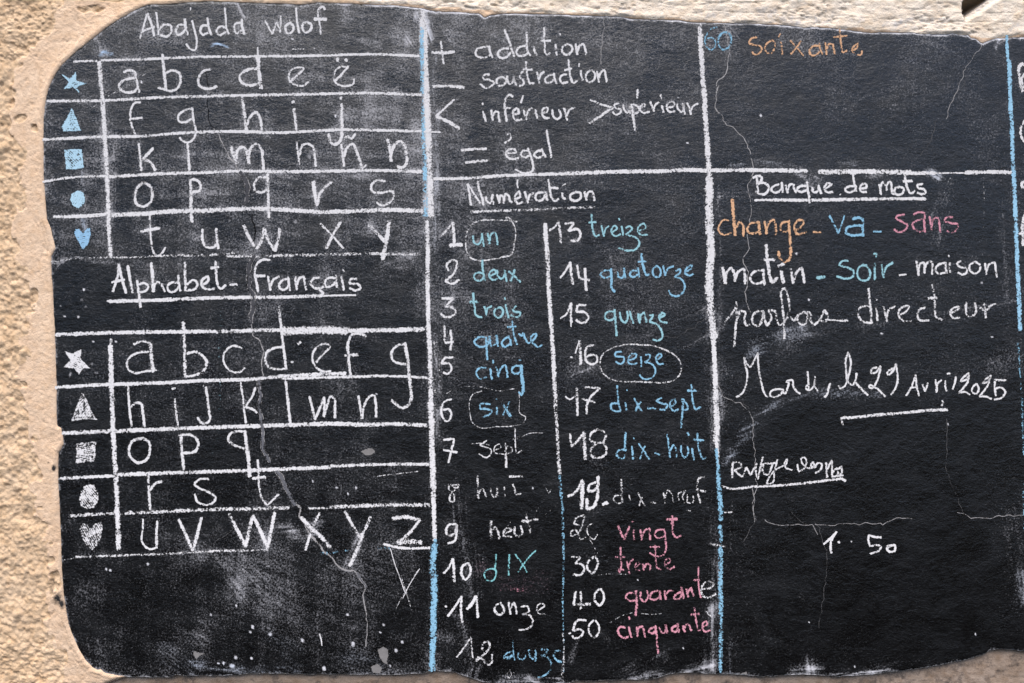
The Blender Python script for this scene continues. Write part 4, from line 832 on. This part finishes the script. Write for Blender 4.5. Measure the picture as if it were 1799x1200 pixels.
# chalk dust in broad rubbed-out areas, plus sky sheen painted in along the top
tx = [70, 300, 500, 700, 850, 1000, 1150, 1300, 1500, 1700, 1790, 2080]
ty = [0, 150, 300, 420, 540, 650, 760, 880, 980, 1080, 1160, 1220]
TB = np.array([[5, 5, 5, 5.5, 5, 5, 4.6, 4.6, 4.8, 5, 4, 3], [4, 4.5, 4.5, 4.5, 3, 3, 3, 2.4, 3, 2.8, 2.8, 2.5], [4, 4.5, 4.5, 4.5, 4, 3.5, 3, 2, 1.5, 2, 3, 3],
               [4, 4.5, 4.5, 4.5, 4.5, 3.5, 2.5, 1.5, 1.5, 1.5, 2.5, 2], [2, 3, 3.5, 3.5, 4, 3.5, 3, 1.5, 2, 2, 2, 2], [2, 2.5, 3, 3, 3, 2.5, 2.5, 2, 2, 1.5, 2, 2],
               [2, 2, 2.5, 2.7, 2, 1.5, 1.5, 1.5, .8, .8, 1, 1], [2, 2, 3, 3, 1.5, 1, .8, 1.2, .4, .5, 2, 1], [2.2, 3.4, 4.6, 3.5, 1.6, 1.5, .8, 1, .3, .3, 2.5, 1],
               [2.6, 3.6, 4.2, 3.4, 1.6, 1, .8, 1, .3, .2, 1.5, 1], [2.6, 3.6, 3.8, 3.8, 2, 1, 1, 1.5, 1.2, .4, 1, 1], [2.6, 3.6, 3.8, 3.8, 2, 1, 1, 1.5, 1.2, .4, 1, 1]]) * .013
def table(px, py):
    ix = np.interp(px, tx, np.arange(len(tx))); iy = np.interp(py, ty, np.arange(len(ty)))
    i = np.minimum(ix.astype(int), len(tx) - 2); j = np.minimum(iy.astype(int), len(ty) - 2)
    fx = ix - i; fy = iy - j
    return (TB[j, i] * (1 - fx) + TB[j, i + 1] * fx) * (1 - fy) + (TB[j + 1, i] * (1 - fx) + TB[j + 1, i + 1] * fx) * fy
wx_ = P_ + 60 * (fbm(P_ / 70, Q_ / 70, 3, 81) - .5); wy_ = Q_ + 60 * (fbm(P_ / 70, Q_ / 70, 3, 82) - .5)
DUST_SHEEN = table(wx_, wy_)
patch = fbm(P_ / 55 + Q_ / 300, Q_ / 75, 4, 83)
streak = fbm(P_ / 130 + Q_ / 90, Q_ / 9 - P_ / 28, 3, 84)
vstreak = fbm(P_ / 8, Q_ / 120, 3, 85)
DUST_SHEEN *= np.clip(.45 + .75 * sstep(.32, .68, patch) + 1.1 * (streak - .42) + .9 * (vstreak - .42), .1, 3)
TINT = np.zeros_like(DUST_SHEEN)

def smear(path, w, amp, tint=0.0, kind=0):
    pts = [tuple(float(c) for c in p.split(',')) for p in path.split()]
    pa = np.array(pts); r = w * 2.6 + 4
    m = (P_ > pa[:, 0].min() - r) & (P_ < pa[:, 0].max() + r) & (Q_ > pa[:, 1].min() - r) & (Q_ < pa[:, 1].max() + r)
    if not m.any(): return
    x, y = P_[m], Q_[m]
    q = catmull(pts, 6.0) if len(pts) > 2 else np.array(pts)
    d = poly_dist(x + 5 * (vnoise(x / 9, y / 9, 91) - .5), y + 5 * (vnoise(x / 9, y / 9, 92) - .5), q)[0]
    g = np.exp(-(d / w) ** 2)
    ux, uy = pa[-1] - pa[0]; ul = math.hypot(ux, uy) + 1e-6; ux /= ul; uy /= ul
    al = x * ux + y * uy; ac = -x * uy + y * ux
    g *= np.clip(.15 + 2.4 * (fbm(al / 50, ac / 2.6, 3, 93) - .34) + 1.3 * (fbm(x / 30, y / 30, 4, 94) - .45), 0, 1.6) * .66
    if kind == 0:
        DUST_SHEEN[m] += amp * g; TINT[m] += tint * np.minimum(1, g * 2)
    else:
        DUST_SHEEN[m] *= 1 - amp * np.minimum(1, np.exp(-(d / w) ** 4) * 1.1)

for a in (("850,780 862,850 872,930 890,975 960,985", 42, .9), ("852,120 846,190 843,250", 16, .6), ("1150,900 1180,985", 80, .6), ("1380,750 1450,760 1560,740", 45, .6),
          ("110,490 180,480 190,560 120,570", 30, .5), ("970,560 930,640 900,600", 50, .3), ("1690,960 1690,1100", 60, .6), ("930,1080 960,1120", 40, .6), ("880,1050 840,1120", 26, .5)):
    smear(*a, kind=1)
for a in (("746,18 755,300 760,800 760,1170", 15, .035), ("738,28 748,45 752,70", 11, .45, .1), ("764,100 766,200 768,300 766,440", 6, .10, .1), ("764,590 768,680 770,760", 8, .12),
          ("1262,300 1264,440 1266,570", 5, .10), ("1252,560 1256,680 1258,780", 14, .14), ("1263,690 1266,730", 7, .14),
          ("1274,812 1300,768 1345,722 1400,698 1480,690 1540,694", 10, .17, .3), ("1290,800 1330,755 1390,720", 5, .06, .2), ("1330,606 1365,590 1410,582", 17, .12, .2), ("1420,585 1470,580", 14, .06),
          ("1320,625 1340,618", 12, .12, .2), ("1360,640 1390,610", 14, .06),
          ("1690,650 1740,640 1785,630", 26, .05), ("1395,860 1390,890 1380,920", 12, .025), ("1388,950 1382,960", 12, .02), ("1420,1160 1422,1175", 12, .16), ("1395,1178 1440,1176", 10, .2),
          ("1462,1184 1500,1182 1560,1172", 6, .3), ("1530,1168 1580,1160 1610,1160", 9, .07), ("1350,1110 1355,1130", 12, .02), ("1410,1045 1415,1055", 7, .05),
          ("1775,905 1782,960 1788,990", 22, .07), ("1772,930 1778,945", 12, .06), ("1790,1010 1794,1060", 10, .14, .2), ("1250,880 1254,960 1256,1060", 12, .10), ("1256,990 1260,1040", 9, .15), ("1252,1070 1250,1130 1248,1180", 11, .2),
          ("1285,1120 1284,1180", 9, .14, .2), ("1283,880 1284,960", 7, .07), ("1292,930 1295,1000", 14, .03),
          ("360,960 400,995 420,1030", 26, .08), ("430,1000 470,1045 500,1060", 34, .07), ("330,1090 350,1110", 26, .06), ("290,1140 310,1165 330,1172", 20, .08, .15), ("140,1040 175,1055", 22, .06), ("150,1135 180,1150", 20, .07),
          ("560,920 535,945 500,925", 12, .15), ("632,940 620,975 612,985", 7, .2), ("590,985 640,1010", 25, .05), ("440,920 460,930", 20, .06),
          ("815,860 800,930 835,985 830,1040", 18, .13), ("845,1000 900,1015 955,1012", 14, .06, -.8), ("880,1030 960,1035", 10, .04, -.8), ("838,1172 832,1190", 12, .2), ("880,1192 980,1196", 8, .2), ("930,1190 945,1196", 7, .2), ("1100,1178 1130,1160 1165,1148", 12, .12), ("1110,1190 1160,1180", 7, .16), ("1200,1178 1225,1172 1250,1168", 7, .3),
          ("1010,655 1035,645", 14, .12), ("1020,770 1040,800", 16, .06), ("820,440 835,430", 10, .08), ("1080,480 1070,450", 3, .09), ("1060,470 1055,520", 3, .1), ("1010,420 1022,428", 5, .14),
          ("148,300 144,345 140,352", 4, .10, .4), ("147,392 150,402", 10, .12, .5), ("95,466 120,452 160,458 230,470", 5, .11), ("97,478 110,462", 5, .14), ("725,452 705,448 670,470", 8, .10), ("700,470 660,490", 12, .05),
          ("172,66 182,95", 10, .10), ("420,12 428,28", 6, .16), ("600,40 640,60 690,58", 18, .05), ("640,72 668,80", 9, .12), ("718,70 734,85 736,96", 7, .2), ("775,50 790,62 792,75", 7, .12), ("870,60 885,70", 8, .12),
          ("1285,290 1320,285 1380,292", 5, .11, .2), ("1475,292 1500,288", 5, .16, .2), ("1402,305 1412,322 1432,318", 13, .15), ("1268,346 1300,342 1350,350", 4, .11), ("1632,302 1648,312", 8, .3, .2), ("1672,315 1660,370 1648,420", 12, .09), ("1660,330 1640,380", 10, .08),
          ("1267,320 1272,340", 9, .07), ("1525,312 1545,308", 8, .10), ("1130,592 1190,565 1250,540", 4, .07), ("1180,622 1220,600 1250,580", 6, .09), ("1252,592 1300,545 1340,520", 3.5, .07), ("1318,522 1361,508", 2.6, .2), ("1130,640 1190,610", 3, .08),
          ("1510,575 1600,560 1700,562", 7, .07), ("1640,552 1720,538 1790,528", 3, .08), ("1755,360 1762,420 1765,520", 5, .10), ("1745,400 1755,425", 6, .10), ("1788,340 1790,430", 3, .10),
          ("1655,470 1700,455 1775,440", 3, .06), ("1260,620 1280,660", 10, .04), ("1750,70 1746,84", 4, .4, .2), ("1770,72 1758,80", 4, .15), ("1280,52 1288,62", 8, .12, .1), ("1490,190 1530,165 1600,150", 5, .06), ("1560,160 1590,155", 5, .05), ("1700,225 1712,215", 4, .08), ("1600,95 1680,90", 20, .03, .1),
          ("371,81 385,79 402,82", 2.4, .30, 1.4), ("177,97 188,93 199,95", 3.5, .26, 1.4), ("80,1040 82,1030", 6, .1), ("345,1165 420,1178 520,1176", 10, .10, .3), ("660,1180 720,1176", 10, .12), ("480,1120 520,1150", 14, .07, .2), ("600,1150 660,1165", 16, .07, .2), ("690,1120 715,1115", 10, .08), ("1040,900 1100,850", 10, .05), ("1013,1125 1003,1160", 5, .14), ("1060,1110 1072,1125", 6, .1),
          ("108,890 130,900 118,930", 10, .08), ("110,690 135,700", 18, .03), ("240,260 262,300", 3, .06), ("202,260 204,400", 3, .07), ("196,330 200,380", 4, .06),
          ("765,1110 790,1120", 10, .08), ("800,1080 815,1100 822,1160", 8, .12), ("1360,330 1380,325", 10, .05), ("1700,480 1640,500", 6, .05), ("1745,640 1760,660", 14, .05)):
    smear(*a)
# chalk dust that has come off the strokes themselves, and the ghosts of rubbed-out writing
RW, RH = 1060, 640
ras = np.zeros((RH, RW), np.float32)
for q in QUEUE:
    if q[0] != 'P' or q[1] in ('chalk_scratch', 'chalk_smear') or q[6]: continue
    for sw, pts in q[4]:
        c = catmull(pts, 1.5)
        gx = (c[:, 0] / 2).astype(int); gy = (c[:, 1] / 2).astype(int)
        ok = (gx > 0) & (gx < RW - 1) & (gy > 0) & (gy < RH - 1)
        np.add.at(ras, (gy[ok], gx[ok]), (sw or q[3]) / 6.0)
ras = np.minimum(ras, 2.0)
def blur(a, sx, sy):
    for s, ax in ((sx, 1), (sy, 0)):
        n = int(s * 3) + 1
        k = np.exp(-(np.arange(-n, n + 1) / s) ** 2 / 2); k /= k.sum()
        a = np.apply_along_axis(lambda v: np.convolve(v, k, 'same'), ax, a)
    return a
def sample(a, px, py):
    return a[np.clip((py / 2).astype(int), 0, RH - 1), np.clip((px / 2).astype(int), 0, RW - 1)]
halo = blur(ras, 2.2, 2.2); wide = blur(ras, 7, 6); drag = blur(ras, 1.6, 12); ghost = blur(ras, 5, 1.8)
lum = np.clip(table(P_, Q_) / .045, .25, 1.3)
DUST_SHEEN += .16 * sample(halo, P_, Q_) * np.clip(2.4 * fbm(P_ / 20, Q_ / 20, 3, 111) - .75, 0, 1.5) * lum
DUST_SHEEN += .13 * sample(wide, P_, Q_) * np.clip(3 * fbm(P_ / 40, Q_ / 40, 3, 112) - 1.2, 0, 1.4) * lum
DUST_SHEEN += .10 * sample(drag, P_, Q_ - 14) * np.clip(3 * fbm(P_ / 50, Q_ / 50, 3, 113) - 1.4, 0, 1) * lum
for k, (dx, dy) in enumerate(((43, 27), (-58, 34), (96, -39), (21, 61))):
    DUST_SHEEN += .085 * sample(ghost, P_ + dx, Q_ + dy) * np.clip(4.5 * (fbm(P_ / 70, Q_ / 70, 3, 114 + k) - .52), 0, 1) * lum
# little knocks and spatter
for cx, cy, r in ((148, 509, 2.6), (145, 527, 3.4), (152, 539, 3.2), (107, 538, 3), (115, 556, 2.4), (139, 557, 2.2), (188, 999, 2.4), (195, 1001, 2.4), (261, 990, 2.6), (372, 1079, 2.8), (416, 1063, 2.2),
                  (445, 1100, 2.8), (441, 1109, 2.4), (476, 1113, 3.2), (532, 1124, 3.4), (621, 1131, 4.0), (611, 1079, 2.8), (674, 1097, 2.8), (669, 1110, 2.2), (707, 1127, 3.2), (696, 1142, 2.8), (409, 1169, 5), (394, 1164, 2.4),
                  (415, 1154, 3.4), (443, 1155, 2.8), (570, 1173, 3.4), (686, 1169, 2.4), (1336, 204, 2.6), (1207, 252, 2.2), (550, 845, 2.6), (592, 856, 2.6), (626, 856, 2.2), (612, 867, 2.2), (1548, 586, 2.4), (1398, 446, 2.8),
                  (1420, 527, 2.2), (1723, 497, 2), (1741, 592, 1.8), (1664, 745, 1.8), (1712, 1113, 2.0), (1200, 1138, 2.0), (1120, 1018, 1.8), (936, 857, 2), (700, 665, 3.0), (662, 692, 2.2), (1191, 172, 1.6), (385, 1164, 2), (1420, 1092, 1.6),
                  (500, 300, 4), (545, 276, 6), (515, 70, 1.6), (318, 245, 3), (590, 205, 2.4), (520, 390, 4), (300, 405, 3), (320, 412, 3.4), (1500, 1170, 1.6), (250, 145, 1.6), (205, 600, 2), (163, 640, 3.4), (170, 655, 4), (125, 657, 4.5), (165, 600, 2.5)):
    m = (abs(P_ - cx) < 14) & (abs(Q_ - cy) < 14)
    g = sstep(1.4, .3, np.hypot(P_[m] - cx, (Q_[m] - cy) * (1 + .3 * math.sin(cx))) / (r * .85) + .5 * (vnoise(P_[m] / 3, Q_[m] / 3, 95) - .5))
    DUST_SHEEN[m] = np.maximum(DUST_SHEEN[m], (.46 if r < 3.0 else .16 if cy < 990 else .4) * g)
# paler edge of the board, strongest along the top
DUST_SHEEN += .10 * sstep(7, 1, ed) * sstep(.42, .62, fbm(P_ / 14, Q_ / 14, 3, 96)) + .25 * sstep(4, 0, ed) * ((Q_ < 95) & (P_ > 640))
DUST_SHEEN = np.clip(DUST_SHEEN, 0, 1)

# paint layer with a rounded edge; the rim goes back into the wall
hb = BOARD_H + board_wave(P_, Q_) - 1.6 * (1 - np.sqrt(np.clip(1 - (1 - np.clip(ed / 5.0, 0, 1)) ** 2, 0, 1)))
VB = to_world(P_, Q_, hb)
nv = len(VB)
back = VB[bi].copy(); back[:, 1] = 0.045
mp = np.full(nv, -1); mp[bi] = nv + np.arange(len(bi))
skirt = np.stack([be[:, 0], be[:, 1], mp[be[:, 1]], mp[be[:, 0]]], axis=1)
make_mesh('writing_surface', np.vstack([VB, back]), [fc, skirt], {'dust': np.concatenate([DUST_SHEEN, np.zeros(len(bi))]), 'tint': np.concatenate([TINT, np.zeros(len(bi))])}, MAT_BOARD, board)

# ------------------------------------------------------------------ chalk strokes
_made = {}
_layer = [0]
CROSS = np.array([-.74, -.36, 0.0, .36, .74])
CCOV = np.array([.0, .84, 1.0, .84, .0])

def ribbon(pts, w, grain, k, lift, wob=True, dome=0.0, curved=True, cross=CROSS, ccov=CCOV, wvar=.25):
    q = catmull(pts, 2.2, curved)
    n = len(q)
    t = np.gradient(q, axis=0)
    t /= (np.hypot(t[:, 0], t[:, 1])[:, None] + 1e-9)
    nrm = np.stack([-t[:, 1], t[:, 0]], axis=1)
    s = np.concatenate([[0], np.cumsum(np.hypot(*np.diff(q, axis=0).T))])
    L = s[-1]
    ww = w * (1 - wvar / 2 + wvar * fbm(s / 14.0, s * 0 + k * 3.1, 3, 7)) 
    # round ends
    ext = w * .45
    q2 = np.vstack([q[0] - t[0] * ext, q, q[-1] + t[-1] * ext])
    nrm2 = np.vstack([nrm[0], nrm, nrm[-1]])
    ww2 = np.concatenate([[ww[0] * .55], ww, [ww[-1] * .55]])
    press = .72 + .5 * fbm(s / 30.0, s * 0 + k * 1.7, 3, 9)
    c2 = np.concatenate([[.25 * grain], np.clip(grain * press, 0, 1.05), [.25 * grain]])
    px = q2[:, 0][:, None] + nrm2[:, 0][:, None] * cross[None] * ww2[:, None]
    py = q2[:, 1][:, None] + nrm2[:, 1][:, None] * cross[None] * ww2[:, None]
    cov = c2[:, None] * ccov[None]
    lf = lift + dome * np.cos(np.linspace(-1.35, 1.35, len(cross)))[None] + np.zeros_like(px)
    return px.ravel(), py.ravel(), cov.ravel(), lf.ravel(), grid_faces(len(cross), n + 2)

def build(name, parts, material, parent, label=None):
    px, py, cov, lf, fs = [], [], [], [], []
    off = 0
    for a in parts:
        px.append(a[0]); py.append(a[1]); cov.append(a[2]); lf.append(a[3]); fs.append(a[4] + off); off += len(a[0])
    px = np.concatenate(px); py = np.concatenate(py)
    v = to_world(px, py, BOARD_H + board_wave(px, py) + np.concatenate(lf))
    return make_mesh(name, v, [np.concatenate(fs)], {'cov': np.concatenate(cov)}, material, parent, label=label)

def fill_part(pts, grain, lift, step=1.2):
    pts = catmull(pts + [pts[0]], 2.0, False)
    x0, y0 = pts.min(axis=0); x1, y1 = pts.max(axis=0)
    xs = np.arange(x0 - 1, x1 + 1.5, step); ys = np.arange(y0 - 1, y1 + 1.5, step)
    A, B = np.meshgrid(xs, ys); a, b = A.ravel(), B.ravel()
    f = grid_faces(len(xs), len(ys))
    f = f[inside(a[f].mean(axis=1), b[f].mean(axis=1), pts)]
    us, f = compact(len(a), f); a, b = a[us], b[us]
    d = poly_dist(a, b, pts, True)[0]
    e = np.unique(boundary_edges(f).ravel())
    d[e] = 0
    th = x0 * .13
    u = a * math.cos(th) + b * math.sin(th)
    cov = (grain + .08) * (.80 + .20 * np.sin(u * 1.9 + 2 * vnoise(a / 9, b / 9, 5))) + .40 * (fbm(a / 6, b / 6, 2, 6) - .5)
    cov = np.where(d < 2.4, np.maximum(cov, grain * .92), cov)
    cov = np.where(d < .5, .3, cov)
    return a, b, cov, np.full(a.shape, lift), f

def draw_chalk(name, col, w, strokes, label, fill, grain, on):
    _layer[0] += 1
    if name in ('chalk_word', 'chalk_numeral', 'chalk_letter', 'chalk_sign'): grain = max(min(grain, .76), .57 + (grain - .45) * .5)
    if col == 'orange': grain = max(grain, .70)
    if name in ('chalk_line', 'underline'): grain *= .95
    lift = .45 + (_layer[0] % 14) * .05
    parts = []
    for k, (sw, pts) in enumerate(strokes):
        if fill: parts.append(fill_part(pts, grain, lift))
        else: parts.append(ribbon(pts, (sw or w) * (.96 if name in ('chalk_line', 'underline') else .9 if col == 'white' else .84), grain, _layer[0] * 2 + k, lift + k * .004))
    parent = board
    if on:
        parent = next(o for l, o in _made.items() if on in l)
    colour = {'mid_blue': 'blue', 'pale_blue': 'pale blue', 'line_blue': 'blue', 'cyan': 'turquoise'}.get(col, col)
    lab = None
    if label: lab = colour + ' chalk ' + label
    o = build(name, parts, CH[col], parent, lab)
    if label: _made[label] = o

def draw_crack(name, w, strokes, dark, light, faint):
    _layer[0] += 1
    parts = []; edge_parts = []
    for k, (sw, pts) in enumerate(strokes):
        pts = np.array(pts)
        q = catmull([tuple(p) for p in pts], 4.0, False)
        j = np.stack([vnoise(q[:, 0] / 7, q[:, 1] / 7, 101) - .5, vnoise(q[:, 0] / 7, q[:, 1] / 7, 102) - .5], axis=1)
        q = q + j * (4.0 if name == 'crack' else 3.0)
        if name == 'crack_filling':
            parts.append(ribbon([tuple(p) for p in q], w * .62, .70, _layer[0], .5 + (_layer[0] % 7) * .03, dome=.6, wvar=1.3))
            tt = np.gradient(q, axis=0); tt /= np.hypot(tt[:, 0], tt[:, 1])[:, None]
            sd = np.stack([-tt[:, 1], tt[:, 0]], axis=1)
            for e in (-1, 1):
                oo = q + sd * (e * w * (.12 + .5 * vnoise(q[:, 0] / 11, q[:, 1] / 11, 40 + e)))[:, None]
                edge_parts.append(ribbon([tuple(p) for p in oo], 1.3, .58, _layer[0] + e, 1.5, wvar=1.2))
        else:
            parts.append(ribbon([tuple(p) for p in q], w * .74, .80, _layer[0], .32 + (_layer[0] % 9) * .012, wvar=1.1))
    mat = (MAT_FILLING_LIGHT if light else MAT_FILLING) if name == 'crack_filling' else MAT_CRACK_DARK if dark else MAT_CRACK_FAINT if faint else MAT_CRACK
    o = build(name, parts, mat, board)
    for e in edge_parts: build('filling_edge', [e], MAT_CRACK, o)

def draw_chip(strokes):
    _layer[0] += 1
    for _, pts in strokes:
        a, b, cov, lf, f = fill_part(pts, .9, .4)
        build('chipped_spot', [(a, b, np.clip(cov + .15, 0, 1), lf, f)], MAT_CHIP, board)

for q in QUEUE:
    {'P': draw_chalk, 'C': draw_crack, 'X': draw_chip}[q[0]](*q[1:])
